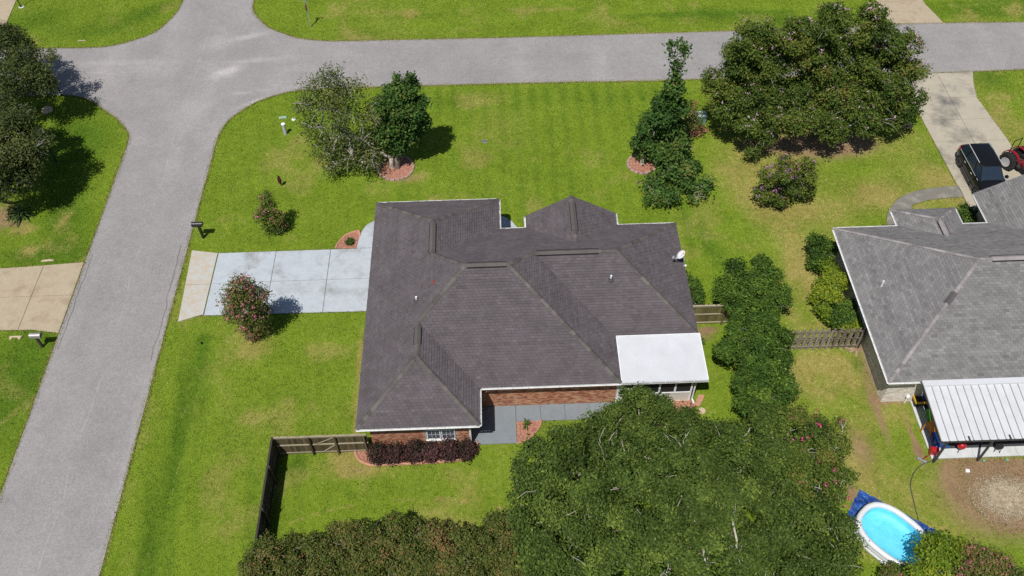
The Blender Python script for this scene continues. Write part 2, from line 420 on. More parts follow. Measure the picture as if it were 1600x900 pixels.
def sheet(name, poly, z, mat, step, box=None, fn=None):
    bm = bmesh.new(); vs = [bm.verts.new((p[0], p[1], z)) for p in poly]; f = bm.faces.new(vs)
    if f.normal.z < 0: f.normal_flip()
    x0, x1, y0, y1 = box
    for ax, lo, hi in ((0, x0, x1), (1, y0, y1)):
        c = lo
        while c <= hi:
            n = [0, 0, 0]; n[ax] = 1; co = [0, 0, 0]; co[ax] = c
            bmesh.ops.bisect_plane(bm, geom=bm.verts[:] + bm.edges[:] + bm.faces[:], plane_co=co, plane_no=n)
            c += step
    bmesh.ops.triangulate(bm, faces=[f for f in bm.faces if len(f.verts) > 4])
    me = bpy.data.meshes.new(name); bm.to_mesh(me); bm.free()
    if fn:
        co = np.empty(len(me.vertices) * 3); me.vertices.foreach_get('co', co); co = co.reshape(-1, 3)
        for an, val in fn(co[:, 0], co[:, 1]).items():
            at = me.attributes.new(an, 'FLOAT', 'POINT'); at.data.foreach_set('value', val.astype(np.float32))
    return link(name, me, mat)
def blob(x, y, c, rx, ry, ang=0.0, hard=2.0):
    ca, sa = math.cos(ang), math.sin(ang); dx, dy = x - c[0], y - c[1]
    u = (dx * ca + dy * sa) / rx; v = (-dx * sa + dy * ca) / ry
    return np.exp(-(u*u + v*v) ** (hard / 2))
def road_wear(x, y):
    wv = .5 + (fbm(x * .5, y * .12, 5) - .5) * .22
    wv = wv + .10 * (fbm(x * 1.6, y * 1.6, 9) - .5)
    ves = (y < 52)
    for cx in (-24.6, -21.6): wv = wv - .05 * np.exp(-((x - cx) / .5) ** 2) * ves
    seam = -22.95 + .05 * np.sin(y * .35) + .25 * np.clip((y - 52) / 12, 0, 1.5)
    wv = wv - .05 * np.exp(-((y - 58.1) / .35) ** 2) * (x > -17)
    wv = wv + .10 * np.clip(1 - (XR - x) / .6, 0, 1) * (y < 46) * (x > -21)
    for (u, v), rx, ry, a, s in (((357,112),1.1,.55,.5,.42),((392,57),1.2,.3,.3,.32),((342,68),1.2,.9,.2,.16),((395,95),2.2,.25,.1,.2),((300,190),1.6,3,.1,.07),
                                 ((385,145),1.3,.12,.15,.22),((190,98),3.5,.35,0,.10),((230,110),2.0,1.2,0,.08),((370,75),1.6,1.2,0,-.07),((210,345),.6,.25,.9,-.14),
                                 ((200,342),.4,.2,.9,-.14),((137,703),.9,.7,.3,-.09),((150,590),1.2,1.5,0,-.06),((8,778),.5,.3,0,-.14),((400,160),.9,.22,.45,.5),((40,785),1.3,.9,.3,-.06),((180,690),1.0,.6,.4,-.07)):
        wv = wv + s * 1.35 * (.4 + 1.2 * fbm(x * 3, y * 3, 14, 3)) * blob(x, y, G(u, v), rx, ry, a)
    return {'wear': np.clip(wv, 0, 1)}
road = tag(sheet('road', roadpoly, .03, M['road'], .28, (-42, 44, 15, 70), road_wear), kind='structure')

# driveway and walk outlines (world metres)
DRV = [(-17.88, 33.64), (-17.88, 38.66), (-7.2, 38.66), (-7.2, 33.55)]
APR = G2((300,391.5),(341,396)) + [(-17.92, 38.6), (-17.92, 33.7)] + G2((320,492),(300,497),(278,503.5))
LDRV = G2((132,410),(90,413.5),(40,417.5),(0,420)) + [(-45, 38.1), (-45, 33.0)] + G2((0,517),(50,516),(92,521))
RDRV = [(30.15, A2[-2][1] - .08)] + [tuple(G(1427,162).xy), (30.35, 42.5), (30.45, 38.5), (35.6, 38.5), (35.4, 47), (34.95, 51.5), (35.3, 53.2), (35.75, A2[-1][1] - .1)]
TDRV = [(31.6, B2[2][1] + .06), (31.3, 61.8), (31.3, 76), (34.9, 76), (35.1, 63.6), (35.7, B2[1][1] + .05)]
KDRV = G2((8,42),(-10,42)) + [(-46, 66.5), (-42, 76), (-39.6, 76)] + G2((26,0))
WALK2 = smoothpts([tuple(G(1497,291).xy)] + G2((1465,293.5),(1430,299.5),(1407,309),(1391,325),(1385.5,343),(1388,356)), 4)
WALK2 = WALK2 + smoothpts([(25.6, 37.0)] + G2((1424,327),(1434,318),(1455,312.5),(1480,310),(1506,307.5)), 4)
PATIO = [(-1.93, 24.26), (.45, 24.26), (.45, 25.58), (6.0, 25.58), (6.0, 26.62), (-1.93, 26.62)]
SLAB2 = [(21.95, 22.45), (38, 22.45), (38, 26.0), (21.95, 26.0)]
CURVE = smoothpts(G2((557,389.0),(559,381),(562.5,370),(567,360),(573.5,352),(584,346.3)), 4) + [(-7.3, 41.0), (-7.3, 38.67)]
BEDF = smoothpts(G2((524.5,389),(528,382),(535,373),(545,366),(561,361)), 4) + [tuple(p) for p in smoothpts(G2((563,369),(558.5,381),(557,388.6)), 3)]
BEDN = smoothpts(G2((555,704),(557,713),(565,722),(578,727)), 4) + smoothpts(G2((578,727),(630,725.5),(690,722),(728,717.5),(742,711),(746,700),(745,690)), 4) + [(-1.95, 24.33), (-8.1, 24.33)]
BEDP = [(.46, 25.56)] + smoothpts(G2((846,657),(843,667),(835,678),(823,688),(808,693)), 4)
BEDS = [(6.02, 26.6), (10.2, 26.6), (10.3, 26.2), (9.6, 25.4), (8.4, 24.9), (6.02, 24.8)]
DIRT = smoothpts(G2((1497,718),(1502,748),(1512,780),(1535,810),(1565,828),(1600,832)), 4) + [(30, 18.2), (30, 22.4)]
HOUSE1 = [(-7.2, 24.3), (-1.93, 24.3), (-1.93, 26.6), (10.3, 26.6), (10.3, 37), (-.6, 37), (-.6, 39.5), (-7.2, 39.5)]
HOUSE2 = [(20.35, 26), (36, 26), (36, 38.6), (29.6, 38.6), (29.6, 37), (20.35, 37)]
PORCH = [(-.6, 36.9), (1.25, 36.9), (1.22, 39.2), (1.03, 40.0), (.72, 40.55), (.32, 40.95), (-.1, 41.15), (-.6, 41.2)]
HARD = [roadpoly, PORCH, DRV, APR, LDRV, RDRV, TDRV, KDRV, WALK2, PATIO, SLAB2, CURVE, BEDF, BEDN, BEDP, BEDS, HOUSE1, HOUSE2]

DRY = [  # bare or straw coloured spots: sight line, radii, angle, strength
 ((1165,300),1.2,4.0,.5,.75),((1175,250),1.5,2.2,.2,.6),((1250,330),2.5,1.0,.1,.5),((1230,480),.55,2.6,.15,.85),((1258,440),.9,2.8,.1,.9),((1255,400),1.0,2.0,0,.75),((1310,325),2.5,1.0,.1,.45),
 ((1280,600),1.6,1.3,0,.7),((1330,590),.8,1.4,.3,.7),((1290,570),1.8,.6,0,.4),((1395,640),1.5,1.2,0,.6),((1350,690),1.2,2.5,.2,.5),((1450,650),.5,2.0,0,.5),((1345,740),.7,1.6,.1,.9),((1480,680),.3,.8,0,.9),
 ((550,725),1.5,.8,.1,.75),((568,738),1.5,.35,.1,.7),((600,690),.3,.3,0,.4),((1365,300),2.5,1.4,0,.45),((1400,230),2.2,1.5,.3,.5),((1480,280),.5,.35,.6,.9),((1540,180),1.2,3.5,.5,.5),((1560,150),1.5,.5,.2,.55),
 ((650,278),1.1,.6,.3,.75),((978,275),.5,.7,.2,.65),((957,283),.4,.3,0,.5),((834,249),.6,.4,0,.35),((900,240),2.2,.9,0,.28),((760,310),2.5,1.2,0,.25),((45,395),.85,.7,.4,1.0),((38,358),.9,.35,0,1.0),((105,340),.2,.7,-.4,.9),((32,362),.9,.5,.2,.9),
 ((10,655),.25,1.2,-.6,.65),((40,640),.15,.8,-.5,.5),((345,610),.7,2.2,.3,.42),((380,520),1.8,.9,.1,.5),((400,545),1.2,.9,.2,.6),((470,530),2.8,1.4,.1,.15),((452,625),.4,.3,0,.4),((360,560),1.2,1.2,0,.35),((560,600),.16,2.4,.02,.85),((563,540),.14,1.6,.02,.85),((556,660),.14,1.6,.02,.85),
 ((390,700),1.8,2.0,0,.15),((620,20),2.0,.3,0,.32),((570,18),1.5,.2,0,.25),((870,15),3.2,.35,0,.55),((1000,10),.3,1.4,0,.4),((1050,15),.3,1.6,.2,.4),((830,65),8,.18,0,.3),((960,25),1.2,.6,0,.4),((700,50),3.0,.2,0,.3),((205,46),1.5,.5,.4,.45),((235,22),2.2,.5,.6,.3),
 ((440,290),.5,.4,0,.45),((500,260),1.5,1,0,.35),((430,240),2.4,1.8,0,.35),((480,330),2.5,1.2,0,.22),((640,360),.4,.4,0,.2),((985,370),.4,1.0,0,.25),((1120,585),.35,1.0,.1,.6),((1105,510),.6,.5,0,.6),((1230,670),.5,1.3,0,.4),
 ((1420,760),2.2,1.4,.2,.35),((1460,800),1.4,2.0,.2,.35),((420,690),.05,.05,0,0),((780,700),.2,.15,0,.4),((1098,640),.9,.5,0,.4),((1415,205),.6,.5,0,.8)]
BARE = [((1560,785),2.6,2.0,0,1.2),((1505,740),1.2,1.2,0,.9),((1590,740),2.0,.8,0,.9),((1190,225),1.8,.9,0,.75),((1270,228),3.4,1.6,0,.95),((1330,222),2.0,1.2,0,.8),((1370,640),.25,2.6,.03,.9),((1362,585),.25,2.2,.08,.85),((1400,625),1.2,.28,0,.95),((1425,680),.16,1.6,.02,.9),((1434,705),.3,.5,0,.8),
 ((1100,525),.8,.5,0,.6),((1105,515),.7,.25,0,.8),((30,350),.8,.3,0,.6),((635,280),1.2,.4,.2,.55),((1000,285),.7,.4,0,.5),((1335,545),.9,.25,0,.6),((565,733),1.0,.15,.05,.6),((1345,700),.7,1.4,.1,.7),((1332,770),.4,.8,0,.9),((0,340),1.3,1.5,0,.8)]
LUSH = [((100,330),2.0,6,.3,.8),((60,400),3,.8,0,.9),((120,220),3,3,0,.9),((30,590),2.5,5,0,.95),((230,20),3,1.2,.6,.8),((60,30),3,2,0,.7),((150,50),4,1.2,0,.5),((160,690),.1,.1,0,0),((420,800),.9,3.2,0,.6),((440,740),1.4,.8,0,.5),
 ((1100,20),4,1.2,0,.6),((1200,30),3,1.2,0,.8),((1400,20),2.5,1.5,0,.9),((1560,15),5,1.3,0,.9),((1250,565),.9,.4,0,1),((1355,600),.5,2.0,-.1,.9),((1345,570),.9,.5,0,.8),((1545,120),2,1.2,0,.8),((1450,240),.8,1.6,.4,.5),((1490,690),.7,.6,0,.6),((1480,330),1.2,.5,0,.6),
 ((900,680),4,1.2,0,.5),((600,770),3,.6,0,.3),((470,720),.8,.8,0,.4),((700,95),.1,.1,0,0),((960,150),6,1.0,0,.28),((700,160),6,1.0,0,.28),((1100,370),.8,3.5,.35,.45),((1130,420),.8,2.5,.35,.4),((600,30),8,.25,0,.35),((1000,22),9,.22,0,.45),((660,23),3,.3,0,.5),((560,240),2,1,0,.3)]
sw_a = [G(325, 530), G(300, 640), G(268, 760), G(240, 900)]
def zones(x, y):
    dry = np.zeros(x.shape); dirt = np.zeros(x.shape); lush_and_shade = np.zeros(x.shape)
    big = fbm(x * .10, y * .10, 21, 3); mid = fbm(x * .45, y * .45, 31, 4); fin = fbm(x * 1.7, y * 1.7, 41, 3)
    dry += np.clip((mid - .55) * 2.0, 0, .4) + np.clip((big - .52) * 1.2, 0, .35)
    dry += .17 * (1 / (1 + np.exp(-(x - 14.3 + (y - 37) * .0) * 2))) * (y < 54.5)      # thinner lawn of the eastern lot
    # mowing stripes
    sw = .35 + 1.1 * fbm(x * .5, y * .16, 91, 3)
    fr = (y > 37) & (y < 55) & (x > -9) & (x < 14)
    lush_and_shade += np.where(fr, .20 + .22 * sw * np.sin(x * 2 * math.pi / 1.15 + 1.2 * (fbm(x * .3, y * .1, 92, 2) - .5)), 0)
    fr = (y > 40) & (y < 55) & (x < -9) & (x > XR)
    lush_and_shade += np.where(fr, .14 + .2 * sw * np.sin((x + y * .25) * 2 * math.pi / 1.2), 0)
    st = (x > -19.5) & (x < -8) & (y < 33.5); lush_and_shade += np.where(st, .10 + .18 * sw * np.sin((x + y * .15) * 2 * math.pi / 1.3), 0)
    rag = np.clip(.15 + 1.9 * (.5 * fbm(x * 2.3, y * 2.3, 55, 4) + .5 * fbm(x * .8, y * .8, 65, 3) - .05), .0, 1.7)
    dry0 = np.zeros(x.shape)
    for (c, rx, ry, a, s) in DRY: dry0 += s * blob(x, y, G(*c), rx, ry, a)
    dry += dry0 * (.08 + .56 * rag ** 1.5)
    for (c, rx, ry, a, s) in BARE: dirt += s * blob(x, y, G(*c), rx, ry, a)
    for (c, rx, ry, a, s) in LUSH: lush_and_shade += s * blob(x, y, G(*c), rx, ry, a)
    # swale along the street: bank shade painted as darker grass, bright bottom
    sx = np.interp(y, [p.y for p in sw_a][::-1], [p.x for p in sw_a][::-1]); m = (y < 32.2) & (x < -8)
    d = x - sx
    lush_and_shade += np.where(m & (d > 0), .38 * np.exp(-(d / .9) ** 2), 0) + np.where(m & (d < 0), .72 * np.exp(-((d + .2) / .85) ** 2), 0); shade = np.where(m & (d < 0), np.exp(-(d / .5) ** 2), 0)
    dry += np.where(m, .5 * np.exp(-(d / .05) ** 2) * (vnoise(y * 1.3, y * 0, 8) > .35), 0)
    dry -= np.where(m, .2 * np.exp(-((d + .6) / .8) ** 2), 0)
    # ditch line of the northern verge, and the left corner
    dd = y - (62.9 + .02 * x); lush_and_shade += np.where((y > 60) & (x > -18), .4 * np.exp(-(dd / .22) ** 2) * (mid > .42), 0)
    # tyre ring worn in the back lawn
    ring = np.abs(np.hypot((x + 5.2) / 8.6, (y - 17.2) / 4.05) - 1) * 4.05
    dry += .75 * np.exp(-(ring / .05) ** 2) * (y > 19.8) * (vnoise(x * 1.1, y * 1.1, 12) > .3)
    ring = np.abs(np.hypot((x + 3.0) / 8.6, (y - 16.5) / 3.25) - 1) * 3.25
    dry += .5 * np.exp(-(ring / .05) ** 2) * (y > 19) * (vnoise(x * 1.3, y * 1.3, 13) > .45)
    dirt += 1.0 * inpoly(x, y, DIRT)
    return np.clip(dry, 0, 1), np.clip(dirt, 0, 1), np.clip(lush_and_shade, 0, 1)
def ground_z(x, y):
    sx = np.interp(y, [p.y for p in sw_a][::-1], [p.x for p in sw_a][::-1]); m = np.clip((32 - y) / 2, 0, 1)
    z = -.22 * m * np.exp(-((x - sx) / .8) ** 2)
    z = z - .12 * np.exp(-((y - (62.7 + .02 * x)) / .8) ** 2) * np.clip((x + 17) / 2, 0, 1) * np.clip((30 - x) / 2, 0, 1)
    return z
def make_ground():
    xs = np.concatenate([[-900, -400, -200, -110, -70], np.arange(-46, 46.01, .2), [70, 110, 200, 400, 900]])
    ys = np.concatenate([[-900, -400, -150, -60, -20, 5], np.arange(14, 73.01, .2), [90, 120, 200, 400, 1200]])
    X, Y = np.meshgrid(xs, ys); x = X.ravel(); y = Y.ravel(); nx, ny = len(xs), len(ys)
    z = ground_z(x, y); v = np.column_stack([x, y, z]).astype(np.float32)
    i = np.arange(nx * ny).reshape(ny, nx)
    q = np.column_stack([i[:-1, :-1].ravel(), i[:-1, 1:].ravel(), i[1:, 1:].ravel(), i[1:, :-1].ravel()]).astype(np.int32)
    me = bpy.data.meshes.new('lawn'); me.vertices.add(len(v)); me.vertices.foreach_set('co', v.ravel())
    me.loops.add(q.size); me.loops.foreach_set('vertex_index', q.ravel())
    me.polygons.add(len(q)); me.polygons.foreach_set('loop_start', np.arange(0, q.size, 4, dtype=np.int32))
    me.polygons.foreach_set('use_smooth', [True] * len(q))
    for n, val in zip(('dry', 'dirt', 'lush_and_shade'), zones(x, y)):
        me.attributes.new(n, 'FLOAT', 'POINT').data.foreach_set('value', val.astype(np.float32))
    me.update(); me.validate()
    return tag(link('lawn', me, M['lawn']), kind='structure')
lawn = make_ground()
def fast_mesh(name, v, per, mat, parent=None, attrs=None, smooth=False):
    off = ORIG.get(parent.name, Vector((0, 0, 0))) if parent is not None else Vector((0, 0, 0))
    v = (np.asarray(v) - np.array(off)[None]).astype(np.float32); n = len(v) // per
    me = bpy.data.meshes.new(name); me.vertices.add(len(v)); me.vertices.foreach_set('co', v.ravel())
    me.loops.add(len(v)); me.loops.foreach_set('vertex_index', np.arange(len(v), dtype=np.int32))
    me.polygons.add(n); me.polygons.foreach_set('loop_start', np.arange(0, len(v), per, dtype=np.int32))
    for a, val in (attrs or {}).items():
        me.attributes.new(a, 'FLOAT', 'FACE').data.foreach_set('value', val.astype(np.float32))
    me.update(calc_edges=True)
    return link(name, me, mat, parent)
def make_grass(n, seed=3):
    r = np.random.default_rng(seed)
    x = r.uniform(-44, 45, n * 3); y = r.uniform(15, 70, n * 3)
    # keep what the view covers, a margin more
    d = (x * _F.x + y * _F.y - 42 * _F.z); u = 800 + FPX * (x * _R.x + y * _R.y - 42 * _R.z) / d; vv = 450 + FPX * (x * _D.x + y * _D.y - 42 * _D.z) / d
    k = (u > -120) & (u < 1720) & (vv > -60) & (vv < 960); x = x[k]; y = y[k]
    bad = np.zeros(x.shape, bool)
    for p in HARD: bad |= inpoly(x, y, p)
    x = x[~bad]; y = y[~bad]
    dry, dirt, lush_and_shade = zones(x, y)
    k = r.random(len(x)) > dirt * 1.05; x, y, dry, dirt, lush_and_shade = [q[k][:n] for q in (x, y, dry, dirt, lush_and_shade)]
    m = len(x); a = r.uniform(0, 2 * np.pi, m); h = r.uniform(.03, .075, m) * (1 - .35 * dry); lean = r.uniform(.02, .09, m); wd = r.uniform(.012, .026, m)
    z0 = ground_z(x, y); ca, sa = np.cos(a), np.sin(a)
    b0 = np.column_stack([x - sa * wd, y + ca * wd, z0 - .004]); b1 = np.column_stack([x + sa * wd, y - ca * wd, z0 - .004])
    t = np.column_stack([x + ca * lean, y + sa * lean, z0 + h])
    v = np.stack([b0, b1, t], 1).reshape(-1, 3)
    tint = np.clip(.5 + .5 * (fbm(x * .55, y * .55, 77, 4) - .5) + r.normal(0, .11, m) + .7 * (fbm(x * 6, y * 6, 78, 2) - .5), 0, 1)
    j = lambda q: np.clip(q + r.normal(0, .12, m) * (q > .03), 0, 1)
    return tag(fast_mesh('grass', v, 3, M['blade'], None, {'tint': tint, 'dry': j(dry), 'dirt': dirt * .3, 'lush_and_shade': j(lush_and_shade)}), kind='stuff')
grass = make_grass(800000)
# ragged grass edge along hard surfaces
def edge_grass():
    r = np.random.default_rng(8); P = []; T = []; D = []
    def along(pts, closed, dens, w, straw):
        pts = [Vector(p[:2]) for p in pts]
        if closed: pts = pts + [pts[0]]
        for a, b in zip(pts, pts[1:]):
            if abs(a.x) > 60 or abs(b.x) > 60 or a.y < 0 and b.y < 0: 
                a = Vector((max(-46, min(46, a.x)), max(14, min(75, a.y)))); b = Vector((max(-46, min(46, b.x)), max(14, min(75, b.y))))
            a = Vector((a.x, max(14, a.y))); b = Vector((b.x, max(14, b.y)))
            L = (b - a).length; n = int(L * dens)
            if n < 1: continue
            t = r.random(n); nn = Vector((-(b - a).y, (b - a).x)).normalized()
            q = np.column_stack([a.x + (b.x - a.x) * t, a.y + (b.y - a.y) * t])
            wob = w * (.25 + 1.3 * vnoise(q[:, 0] * 2.2, q[:, 1] * 2.2, 6)) * r.uniform(-1, 1, n)
            P.append(q + np.outer(wob, (nn.x, nn.y))); D.append(np.where(r.random(n) < straw, r.uniform(.6, 1, n), r.uniform(0, .4, n)))
    along(roadpoly, True, 210, .15, .62)
    for p in (DRV[1:3], [DRV[0], DRV[3]], RDRV, TDRV, WALK2, KDRV, LDRV): along(p, False, 90, .05, .35)
    along(DIRT, True, 120, .35, .7)
    p = np.concatenate(P); dry = np.concatenate(D); m = len(p)
    for q in (APR, LDRV, RDRV, TDRV, KDRV):      # no blades across a driveway mouth
        k = ~inpoly(p[:, 0], p[:, 1], inset(ccw(q), .12)); p = p[k]; dry = dry[k]
    m = len(p); a = r.uniform(0, 2 * np.pi, m); h = r.uniform(.04, .10, m); lean = r.uniform(.02, .08, m); wd = r.uniform(.012, .028, m)
    ca, sa = np.cos(a), np.sin(a); x, y = p[:, 0], p[:, 1]
    v = np.stack([np.column_stack([x - sa*wd, y + ca*wd, 0*x]), np.column_stack([x + sa*wd, y - ca*wd, 0*x]), np.column_stack([x + ca*lean, y + sa*lean, h])], 1).reshape(-1, 3)
    return tag(fast_mesh('grass_edge', v, 3, M['blade'], None, {'tint': r.uniform(.2, .85, m), 'dry': dry, 'dirt': .45 * (dry > .6), 'lush_and_shade': 0 * dry}), kind='stuff')
edge_grass()

# ------------------------------------------------------------------ driveways, walks, beds (a dark base with slabs set on it)
def paving(name, poly, slabs, mslab, z0=.012, z1=.05, gap=.012):
    base = tag(MB().prism(ccw(poly), -.05, z0).build(name, M['joint']), kind='structure')
    for i, s in enumerate(slabs):
        mt = mslab[i] if isinstance(mslab, (list, tuple)) else mslab
        MB().prism(inset(ccw(s), gap / 2), z0 - .01, z1, .006).build('slab', mt, base)
    return base
def clip(poly, nx, ny, c):           # keep nx*x+ny*y <= c
    out = []
    for i in range(len(poly)):
        a = poly[i]; b = poly[(i + 1) % len(poly)]; da = nx*a[0] + ny*a[1] - c; db = nx*b[0] + ny*b[1] - c
        if da <= 0: out.append(tuple(a))
        if (da < 0 < db) or (db < 0 < da):
            t = da / (da - db); out.append((a[0] + (b[0]-a[0])*t, a[1] + (b[1]-a[1])*t))
    return out
def rectclip(poly, x0, x1, y0, y1):
    for a in ((1, 0, x1), (-1, 0, -x0), (0, 1, y1), (0, -1, -y0)):
        poly = clip(poly, *a)
        if len(poly) < 3: return None
    return poly
def grid_slabs(poly, xs, ys):
    out = []
    for a, b in zip(xs, xs[1:]):
        for c, d in zip(ys, ys[1:]):
            p = rectclip(poly, a, b, c, d)
            if p: 
                q = [p[0]]
                for z in p[1:]:
                    if (Vector(z) - Vector(q[-1])).length > .02: q.append(z)
                if (Vector(q[0]) - Vector(q[-1])).length < .02: q.pop()
                if len(q) > 2: out.append(q)
    return out
paving('driveway', DRV, grid_slabs(DRV, [-17.88, -14.24, -10.81, -7.2], [33.5, 36.15, 38.7]), M['conc_pale'], gap=.03)
paving('driveway_apron', APR, grid_slabs(APR, [-21, -17.9], [33, 36.1, 39.2]), M['conc_apron'], gap=.03)
paving('neighbour_driveway', LDRV, grid_slabs(LDRV, [-45, -36, -28.7, -26], [32.5, 35.6, 38.6]), M['conc_tan'], gap=.025)
paving('neighbour_driveway', RDRV, grid_slabs(RDRV, [30, 33.0, 36], [38, 42.4, 44.6, 46.9, 49.2, 51.6, 55.5]), M['conc_dirty'], gap=.025)
paving('neighbour_driveway', TDRV, grid_slabs(TDRV, [31, 36], [60, 62.6, 66, 72, 76]), M['conc_tan'], gap=.025)
paving('neighbour_driveway', KDRV, [KDRV], M['conc_tan'])
def curved_walk(name, poly, mat): tag(MB().prism(ccw(poly), -.05, .05).build(name, mat), kind='structure')
curved_walk('curved_walk', CURVE, M['conc_pale'])
curved_walk('curved_walk', WALK2, M['conc_walk'])
WLK = [(.47, 25.58), (6.0, 25.58), (6.0, 26.6), (.47, 26.6)]
paving('patio', PATIO, [[(-1.93, 24.26), (.45, 24.26), (.45, 26.6), (-1.93, 26.6)]] + grid_slabs(WLK, [.45, 1.8, 3.13, 4.46, 6.0], [25.5, 26.7]), M['conc_grey'], z1=.06, gap=.012)
paving('patio', SLAB2, grid_slabs(SLAB2, [21.95, 24.2, 26.5, 28.8, 31, 34, 38], [22.4, 24.2, 26.1]), M['conc_light'], z1=.08, gap=.012)
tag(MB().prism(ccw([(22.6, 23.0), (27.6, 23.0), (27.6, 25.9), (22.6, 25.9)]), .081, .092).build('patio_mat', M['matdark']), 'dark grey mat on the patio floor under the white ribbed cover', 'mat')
# doorstep of the front porch between the wings
tag(MB().prism(PORCH, -.05, .05).build('porch_walk', M['conc_pale']), kind='structure')
def bed(name, poly, zt=.05): return tag(MB().prism(ccw(poly), -.05, zt).build(name, M['mulch']), kind='structure')
bed('mulch_bed', BEDF); bed('mulch_bed', BEDN, .06); bed('mulch_bed', BEDP, .055); bed('mulch_bed', BEDS)
def edging(name, pts, label, mat, wd=.11, h=.11, seg=None):
    m = MB(); pts = [Vector((p[0], p[1], h * .45)) for p in pts]
    m.tube(pts, wd / 2 + .02, 8); o = m.build(name, mat, None, True); tag(o, label, 'edging'); return o
edging('bed_edging', [p for p in BEDF[:18]], 'terracotta curb round the mulch bed at the driveway corner', M['terracotta'])
edging('bed_edging', BEDN[:-2], 'pinkish curb round the bed of burgundy shrubs below the brick wall', M['terracotta'], .13)
edging('bed_edging', BEDP[1:], 'thin terracotta curb of the quarter round bed beside the grey patio', M['terracotta'], .08)
def stone_ring(c, r, n, label, y_s=1.0):
    t = thing('stone_ring', label, 'edging', (c[0], c[1], 0)); rr = random.Random(3)
    MB().prism([(c[0] + (r-.05)*math.cos(2*math.pi*i/24), c[1] + (r-.05)*y_s*math.sin(2*math.pi*i/24)) for i in range(24)], -.03, .07).build('mulch', M['mulch'], t)
    for i in range(n):
        a = 2 * math.pi * i / n; p = Vector((c[0] + r*math.cos(a), c[1] + r*y_s*math.sin(a), 0))
        q = MB(); L = math.pi * r / n * .92; wd = rr.uniform(.07, .09); hh = rr.uniform(.10, .14)
        q.prism([(-wd, -L), (wd, -L * .9), (wd, L * .92), (-wd, L)], -.03, hh, .02)
        o = q.build('stone', M['edgestone'], None); o.parent = t; o.location = (p.x - c[0], p.y - c[1], 0); o.rotation_euler = (rr.uniform(-.06, .06), rr.uniform(-.06, .06), a)
    return t
stone_ring((-7.08, 46.02), 1.2, 22, 'ring of pinkish stones with red mulch under the pair of trees left of centre')
stone_ring((9.75, 45.6), .95, 18, 'ring of pinkish stones with red mulch under the tall narrow tree')
# pale ash spot in the dirt circle
def ash():
    c = G(1572, 778); r = np.random.default_rng(2); m = MB(); N = 26
    pts = [(c.x + .8 * (1 + .13*math.sin(3*a) + .08*math.sin(5*a+1)) * math.cos(a), c.y + .62 * (1 + .1*math.sin(4*a)) * math.sin(a)) for a in [2*math.pi*i/N for i in range(N)]]
    b = len(m.v); m.v += [(p[0], p[1], .002) for p in pts] + [(c.x + (p[0]-c.x)*.55, c.y + (p[1]-c.y)*.55, .04) for p in pts] + [(c.x, c.y, .07)]
    for i in range(N):
        j = (i+1) % N; m.f += [(i, j, N+j, N+i), (N+i, N+j, 2*N)]
    k = NM('ash_and_sand'); f = k.noise(5, 6, .75); k.col(k.ramp(f, [(.3, (.24, .17, .10)), (.5, (.42, .345, .23)), (.7, (.58, .52, .40))])).set(Roughness=.95).bump(k.noise(20, 4), .8, .03)
    # feathered: scattered crumbs around the pile
    tag(m.build('ash_pile', k.m, None, True), kind='stuff')
    n = 16000; d = r.normal(0, 1, (n, 2)) * (.72, .55); s = r.uniform(.010, .032, n); a = r.uniform(0, 6.28, n)
    x = c.x + d[:, 0]; y = c.y + d[:, 1]; z = r.uniform(.02, .05, n) + .05 * np.exp(-(d[:, 0]**2 + d[:, 1]**2))
    v = np.stack([np.column_stack([x + s*np.cos(a + t), y + s*np.sin(a + t), z + s * .3 * (i % 2)]) for i, t in enumerate((0, 2.1, 4.2))], 1).reshape(-1, 3)
    tag(fast_mesh('ash_crumbs', v, 3, k.m), kind='stuff')
    # dark litter on the dirt
    n = 7000; x = r.uniform(22.9, 29, n); y = r.uniform(18.0, 22.4, n); k2 = inpoly(x, y, DIRT); x, y = x[k2], y[k2]; n = len(x); s = r.uniform(.01, .05, n); a = r.uniform(0, 6.28, n)
    v = np.stack([np.column_stack([x + s*np.cos(a + t), y + s*.4*np.sin(a + t), np.full(n, .012) + .01 * i]) for i, t in enumerate((0, 2.1, 4.2))], 1).reshape(-1, 3)
    tag(fast_mesh('dirt_litter', v, 3, plain('dark_litter', (.14, .09, .05), .95, .4, 6)), kind='stuff')
ash()
